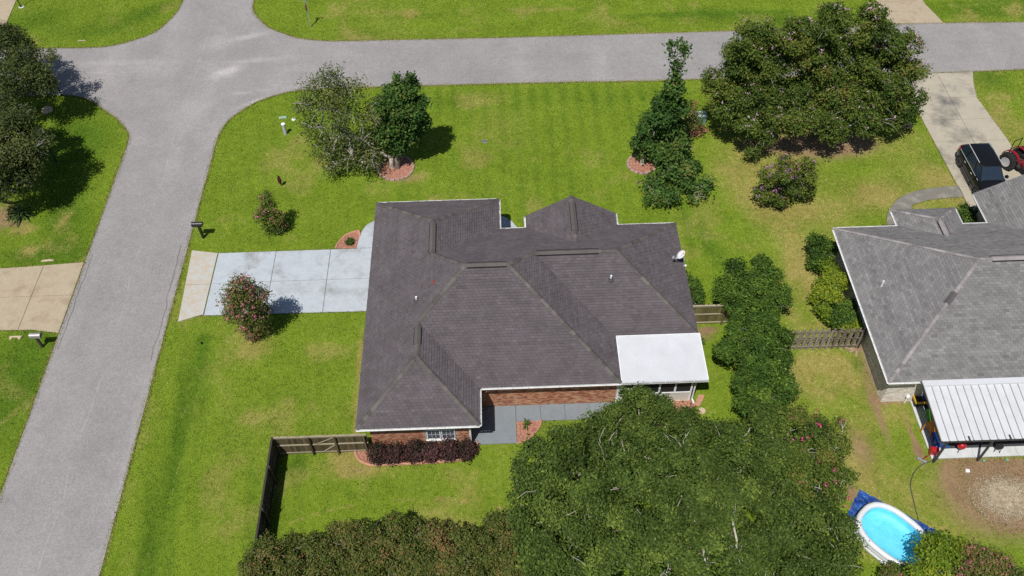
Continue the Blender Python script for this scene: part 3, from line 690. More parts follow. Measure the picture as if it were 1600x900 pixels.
# ------------------------------------------------------------------ houses
PITCH = .576; EZ = 2.7
def roof_z(eave_d): return EZ + PITCH * eave_d
class Plane:
    """roof plane: eave through e (plan), up-slope plan direction n (unit); polygon in plan (convex)."""
    def __init__(s, e, n, poly): s.e = Vector(e); s.n = Vector(n); s.t = Vector((-n[1], n[0])); s.poly = ccw(poly)
    def z(s, p): return EZ + PITCH * (Vector(p[:2]) - s.e).dot(s.n)
def shingles(name, planes, mat, parent, expo, wid, seed, tj=.22, thick=.012, stag=True):
    rr = np.random.default_rng(seed); V = []; F = []; T = []; C = math.sqrt(1 + PITCH * PITCH)
    deck = MB()
    for pl in planes:
        nz = Vector((-pl.n.x * PITCH, -pl.n.y * PITCH, 1)).normalized()
        deck.quad(*[(p[0], p[1], pl.z(p) - .015) for p in pl.poly])
        ds = [(Vector(p) - pl.e).dot(pl.n) for p in pl.poly]; ts = [(Vector(p) - pl.e).dot(pl.t) for p in pl.poly]
        st = expo / C; k0 = int(math.floor(min(ds) / st)); k1 = int(math.ceil(max(ds) / st))
        for k in range(k0, k1):
            d0, d1 = k * st, (k + 1) * st
            row = clip(clip(pl.poly, pl.n.x, pl.n.y, pl.e.dot(pl.n) + d1), -pl.n.x, -pl.n.y, -(pl.e.dot(pl.n) + d0))
            if len(row) < 3: continue
            tt = [(Vector(p) - pl.e).dot(pl.t) for p in row]; t0, t1 = min(tt), max(tt)
            off = ((k * .37) % 1) * wid if stag else 0
            rowt = rr.normal(0, .06)
            for j in range(int(math.floor((t0 - off) / wid)), int(math.ceil((t1 - off) / wid))):
                a, b = off + j * wid, off + (j + 1) * wid
                q = clip(clip(row, pl.t.x, pl.t.y, pl.e.dot(pl.t) + b - .004), -pl.t.x, -pl.t.y, -(pl.e.dot(pl.t) + a + .004))
                if len(q) < 3: continue
                th = thick * rr.uniform(.6, 1.5); base = len(V)
                for p in q:
                    u = ((Vector(p) - pl.e).dot(pl.n) - d0) / (d1 - d0); o = nz * (th * (1 - u) + .002)
                    V.append((p[0] + o.x, p[1] + o.y, pl.z(p) + o.z))
                F.append(tuple(range(base, base + len(q)))); T.append(min(1, max(0, .5 + rowt + rr.normal(0, tj))))
    m = MB(); m.v = V; m.f = F
    deck.build('roof_deck', M['darkgrey'], parent)
    o = m.build(name, mat, parent, attr=T); o['kind'] = 'stuff'
    return o
def caps(segs, mat, parent, step=.29, hw=.13, drop=.075):
    """folded cap pieces laid along each ridge or hip, lowest first"""
    me = None; rr = random.Random(5)
    v = []
    for i, (y, lift) in enumerate(((0, .028), (step * 1.18, .008))):
        v += [(-hw, y, -drop + lift), (-hw * .45, y, -drop * .3 + lift), (0, y, lift), (hw * .45, y, -drop * .3 + lift), (hw, y, -drop + lift)]
    for i, y in enumerate((0,)): v += [(-hw, y, -drop), (0, y, -.0), (hw, y, -drop)]
    me = bpy.data.meshes.new('ridge_cap'); me.from_pydata(v, [], [(0,1,6,5),(1,2,7,6),(2,3,8,7),(3,4,9,8),(10,11,2,1,0),(11,12,4,3,2)]); me.materials.append(mat)
    me.attributes.new('tint', 'FLOAT', 'FACE').data.foreach_set('value', [.5] * 6)
    variants = [me]
    for t in (.15, .35, .7, .9):
        m2 = me.copy(); m2.attributes['tint'].data.foreach_set('value', [t] * 6); variants.append(m2)
    for a, b in segs:
        a = Vector(a); b = Vector(b); d = b - a; n = max(1, int(round(d.length / step)))
        q = d.to_track_quat('Y', 'Z')
        for i in range(n):
            o = link('ridge_cap', variants[rr.choice((0, 0, 1, 2, 3, 4))], mat, parent)
            o.location = a + d * (i / n) + Vector((0, 0, .045)) - ORIG[parent.name]; o.rotation_mode = 'QUATERNION'; o.rotation_quaternion = q
def bricks(name, p0, p1, z0, z1, mat, mortar, parent, holes=(), bw=.205, bh=.068, j=.011, seed=1):
    """courses of separate bricks proud of a mortar wall; p0->p1 with outside on the right hand side"""
    rr = np.random.default_rng(seed); p0 = Vector(p0); p1 = Vector(p1); d = (p1 - p0); L = d.length; d.normalize(); n = Vector((d.y, -d.x))
    m = MB(); T = []
    def blk(a, b, c, e, pr):
        q = []
        for z in (c, e):
            for s in (a, b): q.append((p0.x + d.x*s, p0.y + d.y*s, z)); 
        f = [(x + n.x*pr, y + n.y*pr, z) for x, y, z in q]; k = q
        m.add([k[0], k[1], k[3], k[2], f[0], f[1], f[3], f[2]], [(4,5,6,7),(0,1,5,4),(1,2,6,5),(2,3,7,6),(3,0,4,7)])
        T.extend([min(1, max(0, rr.random()))] * 5)
    r = 0; z = z0
    while z + bh <= z1:
        s = -(bw + j) * (.5 if r % 2 else 0)
        while s < L:
            a, b = max(0, s), min(L, s + bw)
            if b - a > .02 and not any(a < h[1] and b > h[0] and z < h[3] and z + bh > h[2] for h in holes): blk(a, b, z, z + bh, .012 + rr.uniform(-.003, .004))
            s += bw + j
        z += bh + j; r += 1
    o = m.build(name, mat, parent, attr=T); o['kind'] = 'stuff'; return o
def gutter_run(pts, mat, parent, name='gutter'):
    m = MB()
    for a, b in zip(pts, pts[1:]):
        a = Vector(a); b = Vector(b); d = (b - a); L = d.length; d.normalize(); n = Vector((d.y, -d.x, 0))
        prof = [(0, 0), (0, -.12), (.07, -.12), (.115, -.02), (.115, .0), (.10, .0), (.065, -.105), (.012, -.105), (.012, 0)]
        bI = len(m.v)
        for p in (a, b): m.v += [tuple(p + n * u + Vector((0, 0, w))) for u, w in prof]
        k = len(prof)
        for i in range(k): m.f.append((bI + i, bI + (i+1) % k, bI + k + (i+1) % k, bI + k + i))
        m.f.append(tuple(bI + i for i in range(k))); m.f.append(tuple(bI + k + i for i in range(k))[::-1])
        for i in range(1, int(L / .9) + 1):      # hangers
            c = a + d * (i * L / (int(L / .9) + 1)); m.bar(c + n * .005 + Vector((0, 0, .006)), c + n * .12 + Vector((0, 0, .006)), .02, .008)
    return m.build(name, mat, parent)

# ---- main house
h1 = thing('brick_house', 'low brick house with a dark brown shingle hip roof in the middle of the photo', 'house', (1.4, 31.7, 0))
wall = MB()
for pts in ([(-7.15, 24.34), (-1.95, 24.34), (-1.95, 39.45), (-7.15, 39.45)], [(-2.1, 26.615), (10.25, 29.4), (10.25, 36.95), (-2.1, 36.95)], [(-2.0, 26.618), (5.98, 26.618), (5.98, 30.5), (-2.0, 30.5)], [(-3, 36.5), (-.65, 36.5), (-.65, 39.455), (-3, 39.455)], [(2.0, 36), (6.5, 36), (6.5, 37.9), (2.0, 37.9)]):
    wall.prism(pts, -.05, 2.58)
wobj = wall.build('wall', M['mortar'], h1)
WIN = (GY(664.5, 672, 24.3).x + 7.15, GY(711.5, 672, 24.3).x + 7.15)
wz1 = 2.42; wz0 = GY(690, 687, 24.3).z
bricks('bricks', (-7.15, 24.34), (-1.95, 24.34), .0, 2.56, M['brick'], None, wobj, [(WIN[0], WIN[1], wz0 - .02, wz1 + .1)], seed=2)
bricks('bricks', (-1.95, 24.34), (-1.95, 26.62), .0, 2.56, M['brick'], None, wobj, seed=3)
bricks('bricks', (-1.95, 26.618), (5.86, 26.618), .06, 2.56, M['brick'], None, wobj, seed=4)
# twin window with divided panes
wx0, wx1 = WIN[0] - 7.15, WIN[1] - 7.15; yw = 24.34
def win_part(parent, x0, x1, z0, z1, y, cols, rows):
    t = .055
    f = MB().box(x0, x1, y - .05, y + .02, z1 - t, z1).box(x0, x1, y - .05, y + .02, z0, z0 + t).box(x0, x0 + t, y - .05, y + .02, z0 + t, z1 - t).box(x1 - t, x1, y - .05, y + .02, z0 + t, z1 - t).build('window', M['white'], parent)
    zm = (z0 + z1) / 2
    MB().box(x0 + t, x1 - t, y - .045, y + .01, zm - .028, zm + .028).build('meeting_rail', M['white'], f)
    for z0_, z1_, yy in ((z0 + t, zm - .028, y - .012), (zm + .028, z1 - t, y + .004)):
        for c in range(cols):
            for r in range(rows):
                a = x0 + t + (x1 - x0 - 2*t) * c / cols; b = x0 + t + (x1 - x0 - 2*t) * (c + 1) / cols; e = z0_ + (z1_ - z0_) * r / rows; g = z0_ + (z1_ - z0_) * (r + 1) / rows
                MB().box(a + .008, b - .008, yy, yy + .008, e + .008, g - .008).build('pane', M['pane'], f)
        mu = MB()
        for c in range(1, cols): a = x0 + t + (x1 - x0 - 2*t) * c / cols; mu.box(a - .009, a + .009, yy - .006, yy + .012, z0_, z1_)
        for r in range(1, rows): e = z0_ + (z1_ - z0_) * r / rows; mu.box(x0 + t, x1 - t, yy - .004, yy + .010, e - .009, e + .009)
        mu.build('muntin', M['white'], f)
    return f
mx = (wx0 + wx1) / 2
win_part(h1, wx0 + .03, mx - .02, wz0 + .02, wz1, yw, 3, 2); win_part(h1, mx + .02, wx1 - .03, wz0 + .02, wz1, yw, 3, 2)
MB().box(wx0 - .03, wx1 + .03, yw - .09, yw + .02, wz0 - .065, wz0 + .015).build('window_sill', M['white'], h1)
# roof
rf = MB()
for pts in ([(-7.55, 23.95), (-1.55, 23.95), (-1.55, 26.2), (5.85, 26.2), (5.85, 29.1), (10.4, 29.1), (10.4, 37.3), (6.86, 37.3), (6.86, 38.35), (1.6, 38.35), (1.6, 37.3), (-.24, 37.3), (-.24, 39.85), (-7.55, 39.85)],):
    rf.prism(pts, 2.56, 2.585)
roof = rf.build('roof', M['soffit'], h1)
P = Plane
pl1 = [P((-7.67, 0), (1, 0), [(-7.67, 23.83), (-4.55, 26.95), (-4.55, 29.19), (-7.67, 29.19)]),
       P((-7.67, 0), (1, 0), [(-7.67, 29.19), (-4.55, 29.19), (-2.0, 31.735), (-3.9, 33.63), (-7.67, 33.63)]),
       P((-7.67, 0), (1, 0), [(-7.67, 33.63), (-3.9, 33.63), (-3.9, 36.18), (-7.67, 39.95)]),
       P((0, 37.4), (0, -1), [(-7.0, 36.73), (-2.0, 31.735), (.31, 31.735), (1.78, 33.2), (1.78, 37.4), (-7.0, 37.4)]),
       P((0, 37.4), (0, -1), [(1.78, 37.4), (1.78, 33.2), (6.3, 33.2), (10.5, 37.4)]),
       P((0, 26.07), (0, 1), [(-6.5, 26.07), (-6.5, 27.24), (-2.0, 31.735), (.31, 31.735), (5.98, 26.07)]),
       P((5.98, 0), (-1, 0), [(5.98, 26.07), (.31, 31.735), (.31, 31.74), (3.5, 34.9), (5.98, 34.9)]),
       P((0, 29.0), (0, 1), [(1.5, 29.0), (10.5, 29.0), (6.3, 33.2), (1.5, 33.2)]),
       P((10.5, 0), (-1, 0), [(10.5, 29.0), (6.3, 33.2), (10.5, 37.4)]),
       P((0, 23.83), (0, 1), [(-7.67, 23.83), (-1.43, 23.83), (-4.55, 26.95)]),
       P((-1.43, 0), (-1, 0), [(-1.43, 23.83), (-1.43, 30.5), (-4.55, 30.5), (-4.55, 26.95)]),
       P((0, 39.95), (0, -1), [(-7.67, 39.95), (-.12, 39.95), (-3.895, 36.175)]),
       P((-.12, 0), (-1, 0), [(-.12, 39.95), (-.12, 32.5), (-3.9, 32.5), (-3.9, 36.17)]),
       P((1.5, 0), (1, 0), [(1.5, 38.43), (1.5, 34), (4.23, 34), (4.23, 38.43)]),
       P((6.96, 0), (-1, 0), [(6.96, 38.43), (6.96, 34), (4.23, 34), (4.23, 38.43)])]
shingles('shingles', pl1, M['shingle'], roof, .155, .26, 11, .10, .03)
def rz(x, y, d): return (x, y, roof_z(d))
S = []
S += [(rz(-7.67, 23.83, 0), rz(-4.55, 26.95, 3.12)), (rz(-1.43, 23.83, 0), rz(-4.55, 26.95, 3.12)), (rz(-4.55, 26.95, 3.12), rz(-4.55, 29.19, 3.12)),
      (rz(-4.55, 29.19, 3.12), rz(-2.0, 31.735, 5.66)), (rz(-3.9, 33.63, 3.77), rz(-2.0, 31.735, 5.66)), (rz(-3.9, 36.18, 3.77), rz(-3.9, 33.63, 3.77)),
      (rz(-7.67, 39.95, 0), rz(-3.9, 36.18, 3.77)), (rz(-.12, 39.95, 0), rz(-3.9, 36.18, 3.77)), (rz(-2.0, 31.735, 5.66), rz(.31, 31.735, 5.66)),
      (rz(5.98, 26.07, 0), rz(.31, 31.735, 5.66)), (rz(1.78, 33.2, 4.2), rz(.31, 31.735, 5.66)), (rz(1.78, 33.2, 4.2), rz(6.3, 33.2, 4.2)),
      (rz(10.5, 29.0, 0), rz(6.3, 33.2, 4.2)), (rz(10.5, 37.4, 0), rz(6.3, 33.2, 4.2)), (rz(4.23, 38.43, 2.73), rz(4.23, 34.67, 2.73))]
caps(S, M['cap'], roof)
# vented ridge strips
def ridge_vent(a, b, parent, mat, w=.34):
    a = Vector(a) + Vector((0, 0, .07)); b = Vector(b) + Vector((0, 0, .07)); d = (b - a).normalized(); s = Vector((-d.y, d.x, 0)).normalized()
    m = MB(); 
    for p in (a, b): m.v += [tuple(p + s * x + Vector((0, 0, z))) for x, z in ((-w/2, -.11), (-w/2, -.075), (0, .03), (w/2, -.075), (w/2, -.11))]
    m.f += [(0,1,6,5),(1,2,7,6),(2,3,8,7),(3,4,9,8),(0,4,3,2,1),(5,6,7,8,9)]
    e = MB()
    for sg in (-1, 1): e.bar(a + s*sg*(w/2 + .012) + Vector((0,0,-.085)), b + s*sg*(w/2+.012) + Vector((0,0,-.085)), .025, .06)
    o = m.build('ridge_vent', mat, parent, attr=[.5] * 6); return e
for a, b in ((rz(-1.9, 31.735, 5.66), rz(.2, 31.735, 5.66)), (rz(1.9, 33.2, 4.2), rz(5.3, 33.2, 4.2)), (rz(-3.9, 36.0, 3.77), rz(-3.9, 33.7, 3.77)), (rz(-4.55, 27.7, 3.12), rz(-4.55, 28.8, 3.12)), (rz(4.23, 37.9, 2.73), rz(4.23, 35.6, 2.73))):
    ridge_vent(a, b, h1, M['cap']).build('vent_slot', M['black'], h1)
# white rake / fascia boards and gutters
gz = EZ - .03
gutter_run([(-7.67, 23.83, gz), (-1.43, 23.83, gz)], M['gutter'], h1); gutter_run([(-1.43, 23.83, gz), (-1.43, 26.07, gz)], M['gutter'], h1)
gutter_run([(-1.31, 26.07, gz), (5.98, 26.07, gz)], M['gutter'], h1)
gutter_run([(10.5, 37.4, gz), (6.97, 37.4, gz)], M['gutter'], h1); gutter_run([(-.12, 39.95, gz), (-7.67, 39.95, gz)], M['gutter'], h1); gutter_run([(1.49, 37.4, gz), (-.10, 37.4, gz)], M['gutter'], h1)
gutter_run([(-.12, 37.5, gz), (-.12, 39.95, gz)], M['gutter'], h1); gutter_run([(6.96, 37.52, gz), (6.96, 38.43, gz)], M['gutter'], h1); gutter_run([(1.5, 38.43, gz), (1.5, 37.52, gz)], M['gutter'], h1)
fas = MB().box(-7.66, -7.64, 23.86, 39.92, 2.53, 2.672).box(10.47, 10.49, 29.03, 37.37, 2.53, 2.672)
fas.build('fascia', M['white'], h1)
gab = MB().quad((1.55, 38.38, 2.56), (6.9, 38.38, 2.56), (4.23, 38.38, 4.15)); gab.build('gable_wall', M['mortar'], h1)
# downspout at the inner corner of the rear wing
ds = MB(); ds.box(-2.02, -1.93, 24.22, 24.32, .12, 2.58); ds.bar((-1.975, 24.27, .16), (-1.86, 24.08, .05), .09, .07); ds.bar((-1.975, 24.27, 2.56), (-1.52, 23.95, 2.62), .08, .06)
ds.build('downspout', M['white'], h1)
# roof pipes
def vent_pipe(u, v, z, r=.055, h=.34):
    p = G(u, v, z); t = MB(); t.tube([p - Vector((0,0,.1)), p + Vector((0,0,h))], r, 10); o = t.build('vent_pipe', M['white'], h1); 
    MB().lathe((p.x, p.y, p.z), [(.17, -.08), (.15, .02), (.075, .10), (.06, .14)], 12).build('pipe_flashing', M['darkgrey'], o)
def on_roof1(u, v):
    z = 3.5
    for _ in range(40):
        p = G(u, v, z); best = 0
        best = max(pl.z((p.x, p.y)) for pl in pl1 if bool(inpoly(np.array([p.x]), np.array([p.y]), pl.poly)[0])) if any(bool(inpoly(np.array([p.x]), np.array([p.y]), pl.poly)[0]) for pl in pl1) else 2.7
        z = z * .5 + best * .5
    return z
for u, v in ((954.5, 437), (651, 470)): vent_pipe(u, v, on_roof1(u, v))
z = on_roof1(677, 442); p = G(677, 442, z)
lf = MB().add([(p.x-.08, p.y-.05, z+.03), (p.x+.07, p.y-.06, z+.05), (p.x+.09, p.y+.05, z+.11), (p.x-.02, p.y+.09, z+.12), (p.x-.09, p.y+.03, z+.07), (p.x, p.y, z+.15)], [(0,1,5),(1,2,5),(2,3,5),(3,4,5),(4,0,5)])
tag(lf.build('fallen_leaf', plain('dull_red_leaf', (.30, .055, .045), .7, .2, 9)), 'dull red leaf lying on the left slope of the brown roof', 'leaf')
# white patio cover over the rear porch
pc = MB(); X0, X1 = 6.0, 10.56
pc.add([(X0, 28.98, 2.74), (X1 - .04, 28.98, 2.74), (X1 + .0, 26.1, 2.60), (X0, 26.1, 2.60), (X0, 28.98, 2.82), (X1 - .04, 28.98, 2.82), (X1 + .0, 26.1, 2.68), (X0, 26.1, 2.68)],
       [(0,1,2,3),(7,6,5,4),(0,4,5,1),(1,5,6,2),(2,6,7,3),(3,7,4,0)])
pco = pc.build('patio_cover', M['cover'], h1)
for i in range(5):
    xa_, xb_ = X0 + .04 + i*.89, X0 + .04 + (i + 1)*.89 - .010
    MB().add([(xa_, 28.95, 2.8225), (xb_, 28.95, 2.8225), (xb_, 26.12, 2.6845), (xa_, 26.12, 2.6845), (xa_, 28.95, 2.832), (xb_, 28.95, 2.832), (xb_, 26.12, 2.694), (xa_, 26.12, 2.694)], [(7,6,5,4),(0,4,5,1),(1,5,6,2),(2,6,7,3),(3,7,4,0)]).build('roof_panel', M['cover'], pco)
lip = MB().bar((X0, 28.99, 2.845), (X1, 28.99, 2.845), .05, .05).bar((X0 + .02, 28.95, 2.842), (X0 + .02, 26.1, 2.702), .05, .05).bar((X1 - .03, 28.95, 2.842), (X1 - .02, 26.1, 2.702), .05, .05)
lip.build('trim', M['white'], pco)
gutter_run([(X0, 26.09, 2.67), (X1, 26.09, 2.67)], M['gutter'], pco)
MB().box(X0 + .03, X1 - .03, 26.0, 26.072, 2.585, 2.60).build('gutter_dirt', M['darkgrey'], pco)
# screened room below it
SX0, SX1, SY = 5.9, 9.98, 26.55
sr = MB().box(6.95, SX1 - .06, SY, SY + .07, 0, .85).box(SX1 - .06, SX1, SY, 29.0, 0, .85).build('knee_wall', M['cream'], h1)
MB().box(6.85, SX1 + .02, SY - .03, SY + .1, .0, .07).build('sill_plate', M['sandstone'], sr)
fr = MB()
for x in (SX0 + .06, 6.9, 8.2, 9.05, SX1 - .05): fr.box(x - .05, x + .05, SY - .02, SY + .06, .85 if 7 < x < 9.5 else .0, 2.55)
fr.box(6.95, SX1 - .1, SY - .03, SY + .065, .85, .92); fr.box(SX0, SX1, SY - .025, SY + .062, 2.45, 2.58)
for y in (27.6, 28.9): fr.box(SX1 - .07, SX1 + .01, y - .04, y + .04, .85, 2.6)
fr.box(SX1 - .075, SX1 + .012, SY + .06, 29, .85, .92)
fr.build('screen_frame', M['white'], h1)
sc = MB().box(6.95, SX1 - .1, SY + .01, SY + .02, .92, 2.45).box(SX1 - .04, SX1 - .03, SY + .06, 28.9, .92, 2.55); sc.build('insect_screen', M['screen'], h1)
dr = MB().box(SX0 + .12, 6.84, SY - .01, SY + .04, .1, .85).box(SX0 + .12, 6.84, SY - .012, SY + .042, 1.32, 1.40).box(SX0 + .12, SX0 + .2, SY - .011, SY + .041, .85, 2.3).box(6.76, 6.84, SY - .011, SY + .041, .85, 2.3)
dro = dr.build('screen_door', M['cream'], h1); MB().box(SX0 + .2, 6.76, SY + .012, SY + .02, .85, 2.3).build('insect_screen', M['screen'], dro); MB().box(6.7, 6.74, SY - .06, SY - .012, 1.05, 1.2).build('handle', M['steel'], dro)
MB().box(SX0, 6.95, 25.95, 26.53, .061, .10).build('door_step', M['white'], h1)
d2 = MB(); d2.tube([(10.28, 26.3, 2.55), (10.3, 26.6, 2.45), (10.12, 26.6, 2.2), (10.12, 26.6, .12), (10.2, 26.3, .07)], .045, 8); d2.build('downspout', M['white'], h1)
tag(MB().add([(10.1, 26.05, .06), (10.5, 26.15, .06), (10.85, 26.75, .10), (10.55, 26.85, .10), (10.1, 26.05, .11), (10.5, 26.15, .11), (10.85, 26.75, .16), (10.55, 26.85, .16)], [(4,5,6,7),(0,1,5,4),(1,2,6,5),(2,3,7,6),(3,0,4,7)]).build('splash_block', M['terracotta']), 'salmon coloured splash block below the corner of the white patio cover', 'splash block')
tag(MB().lathe((10.55, 25.85, 0), [(.20, .0), (.21, .05), (.19, .075), (.05, .08)], 16).build('stepping_stone', M['sandstone']), 'round tan stepping stone beside the corner of the screened room', 'stepping stone')

# ---- satellite dish on the right slope
z = 3.05; dp = G(1069, 411, z)
dish = thing('satellite_dish', 'white oval satellite dish on the right edge of the brown roof', 'satellite dish', dp)
q = Vector((.28, -.30, .75)).normalized(); sx = q.cross(Vector((0, 0, 1))).normalized(); up = sx.cross(q)
m = MB(); cdp = dp + Vector((-.25, .12, .62)); N = 20
ax = Vector((-.55, -.35, .85)).normalized(); e1 = ax.cross(Vector((0, 0, 1))).normalized(); e2 = e1.cross(ax).normalized()
for r, dz in ((0.02, -.06), (.5, -.035), (1, 0), (1, -.025)):
    for k in range(N):
        a = 2*math.pi*k/N; m.v.append(tuple(cdp + e1*(.20*r*math.cos(a)) + e2*(.29*r*math.sin(a)) + ax*dz))
for i in range(3):
    for k in range(N): m.f.append((i*N+k, i*N+(k+1) % N, (i+1)*N+(k+1) % N, (i+1)*N+k))
m.f.append(tuple(range(N))[::-1]); m.build('reflector', M['cover'], dish, True)
MB().add([tuple(cdp + e1*(-.09+.06*math.cos(a)) + e2*(.15+.05*math.sin(a)) + ax*.004) for a in [i*math.pi/5 for i in range(10)]], [tuple(range(10))]).build('emblem', M['orange'], dish)
base = cdp - e2*.29; tip = cdp + ax*.42 - e2*.42
MB().bar(base, tip, .045, .05).build('feed_arm', M['white'], dish)
MB().bar(tip - Vector((0,0,.04)), tip + Vector((.06, .05, .10)), .10, .12).build('feed_horn', M['steel'], dish)
MB().tube([dp - Vector((0,0,.3)), dp + Vector((0,0,.25)), cdp - ax*.05], .03, 8).build('mast', M['steel'], dish)
MB().bar(dp + Vector((.02,-.12,-.1)), dp + Vector((.06,-.2,.02)), .1, .1).build('mounting_foot', M['white'], dish)

# ---- neighbour's house
h2 = thing('grey_roofed_house', 'pale brick house with a light grey shingle hip roof at the right edge', 'house', (28, 31, 0))
w2 = MB()
w2.prism([(20.37, 26.05), (35.7, 26.05), (35.7, 36.05), (20.37, 36.05)], -.05, 2.58).prism([(29.7, 35.9), (35.6, 35.9), (35.6, 38.6), (29.7, 38.6)], -.05, 2.575)
w2o = w2.build('wall', M['mortar2'], h2)
bricks('bricks', (20.37, 36.05), (20.37, 26.05), 0, 2.56, M['brick2'], None, w2o, seed=6); bricks('bricks', (20.37, 26.05), (27.5, 26.05), 0, 2.56, M['brick2'], None, w2o, seed=7)
r2 = MB().prism([(19.95, 25.65), (36.1, 25.65), (36.1, 39.0), (29.27, 39.0), (29.27, 36.45), (27.45, 36.45), (27.45, 37.8), (23.82, 37.8), (23.82, 36.45), (19.95, 36.45)], 2.55, 2.58).build('roof', M['soffit'], h2)
xa, xb, ya, yb = 19.85, 36.2, 25.54, 36.55; hh = (yb - ya) / 2; ym = (ya + yb) / 2
pl2 = [P((xa, 0), (1, 0), [(xa, ya), (xa + hh, ym), (xa, yb)]), P((xb, 0), (-1, 0), [(xb, ya), (xb, yb), (xb - hh, ym)]),
       P((0, ya), (0, 1), [(xa, ya), (xb, ya), (xb - hh, ym), (xa + hh, ym)]), P((0, yb), (0, -1), [(xa, yb), (xa + hh, ym), (xb - hh, ym), (xb, yb)]),
       P((23.72, 0), (1, 0), [(23.72, 37.91), (23.72, 33.9), (25.64, 33.9), (25.64, 35.99)]), P((27.56, 0), (-1, 0), [(27.56, 37.91), (25.64, 35.99), (25.64, 33.9), (27.56, 33.9)]), P((0, 37.91), (0, -1), [(23.72, 37.91), (25.64, 35.99), (27.56, 37.91)]),
       P((29.17, 0), (1, 0), [(29.17, 39.12), (29.17, 32.5), (32.68, 32.5), (32.68, 39.12)]), P((36.19, 0), (-1, 0), [(36.19, 39.12), (32.68, 39.12), (32.68, 32.5), (36.19, 32.5)])]
shingles('shingles', pl2, M['shingle2'], r2, .15, .30, 12, .14, .016)
dmn = 1.92
caps([(rz(xa, ya, 0), rz(xa + hh, ym, hh)), (rz(xa, yb, 0), rz(xa + hh, ym, hh)), (rz(xa + hh, ym, hh), rz(xb - hh, ym, hh)), (rz(27.56, 37.91, 0), rz(25.64, 35.99, dmn)), (rz(23.72, 37.91, 0), rz(25.64, 35.99, dmn)), (rz(25.64, 35.99, dmn), rz(25.64, 34.63, dmn)), (rz(32.68, 39.1, 3.51), rz(32.68, 34.6, 3.51))], M['cap2'], r2, .30, .10, .058)
for a, b in ((rz(26.0, ym, hh), rz(30, ym, hh)), (rz(25.64, 35.8, dmn), rz(25.64, 34.75, dmn))): ridge_vent(a, b, h2, M['cap2'], .36).build('vent_slot', M['black'], h2)
hp = Vector(rz(xa, ya, 0)).lerp(Vector(rz(xa + hh, ym, hh)), .63); hq = Vector(rz(xa, ya, 0)).lerp(Vector(rz(xa + hh, ym, hh)), .72)
m = MB(); d = (hq - hp).normalized(); s = Vector((-d.y, d.x, 0)).normalized()
for p in (hp, hq): m.v += [tuple(p + s*x + Vector((0, 0, zz))) for x, zz in ((-.17, .0), (0, .10), (.17, .0))]
m.f += [(0,1,4,3),(1,2,5,4)]; tag(m.build('patched_cap', M['shingle'], r2, attr=[.4, .3]), 'darker cap patch on the rear left hip')
gutter_run([(xa, yb, gz), (xa, ya, gz)], M['gutter'], h2); gutter_run([(xa, ya, gz), (21.5, ya, gz)], M['gutter'], h2)
gutter_run([(23.71, yb, gz), (xa, yb, gz)], M['gutter'], h2); gutter_run([(23.72, 37.91, gz), (23.72, 36.6, gz)], M['gutter'], h2); gutter_run([(27.56, 36.7, gz), (27.56, 37.91, gz)], M['gutter'], h2)
gutter_run([(29.16, yb, gz), (27.57, yb, gz)], M['gutter'], h2); gutter_run([(29.17, 39.1, gz), (29.17, 36.6, gz)], M['gutter'], h2)
MB().quad((29.25, 38.62, 2.56), (36.1, 38.62, 2.56), (32.68, 38.62, 4.55)).build('gable_wall', M['mortar2'], h2)
for u, v, z in ((1379, 443, 3.6), (1333, 408.5, 2.85)):
    p = G(u, v, z); MB().tube([p - Vector((0, 0, .3)), p + Vector((0, 0, .22))], .05, 8).build('vent_pipe', M['white'] if u > 1340 else M['steel'], h2)
# shutters / small white fittings on its left wall
MB().box(20.30, 20.355, 33.2, 34.2, .9, 2.2).build('window', M['white'], h2)
# white ribbed metal patio cover, one sheet per rib
cov = thing('metal_patio_cover', 'white ribbed metal patio cover on dark posts behind the grey roofed house', 'patio cover', (25, 24, 0))
y0, z0c, y1, z1c = 25.50, 2.72, 22.15, 2.38; xs0 = 21.55; pw = .405
shm = MB(); 
prof = [(0, 0), (.012, .045), (.045, .045), (.057, 0), (pw - .022, 0)]
for yy, zz in ((0, 0), (y1 - (y0 - .28), z1c - z0c + .02)):
    shm.v += [(a, yy, zz + b) for a, b in prof] + [(a, yy, zz + b - .012) for a, b in prof]
k = len(prof)
for i in range(k - 1): shm.f += [(i, i+1, 2*k+i+1, 2*k+i)[::-1], (k+i, k+i+1, 3*k+i+1, 3*k+i)]
shm.f += [tuple(range(2*k, 3*k)) + tuple(range(4*k-1, 3*k-1, -1))]
shme = None
for i in range(26):
    if shme is None:
        o = shm.build('metal_sheet', M['sheet'], None); shme = o.data; o.parent = cov
    else: o = link('metal_sheet', shme, M['sheet'], None); o.parent = cov
    o.location = (xs0 + i * pw - 25, y0 - .28 - 24, z0c - .02 + random.uniform(-.003, .003))
MB().box(xs0 - .02, xs0 + 26*pw, y0 - .32, y0 + .02, z0c + .0, z0c + .06).build('flashing', M['cover'], cov)
fb = MB().box(xs0 - .03, xs0 + 26*pw, y1 + .01, y1 + .09, z1c - .20, z1c - .03).bar((xs0 + .03, y0 - .2, z0c - .12), (xs0 + .03, y1 + .05, z1c - .12), .07, .16)
fb.build('beam', M['darkgrey'], cov)
for x in (21.98, 24.28, 26.9, 29.6): MB().box(x - .045, x + .045, 22.2, 22.29, .08, z1c - .15).build('post', M['darkgrey'], cov)
for x in (22.95, 25.0, 27.05): MB().box(x - .03, x + .05, y1 - .04, y1 + .22, z1c - .02, z1c + .06).build('bracket', M['darkgrey'], cov)
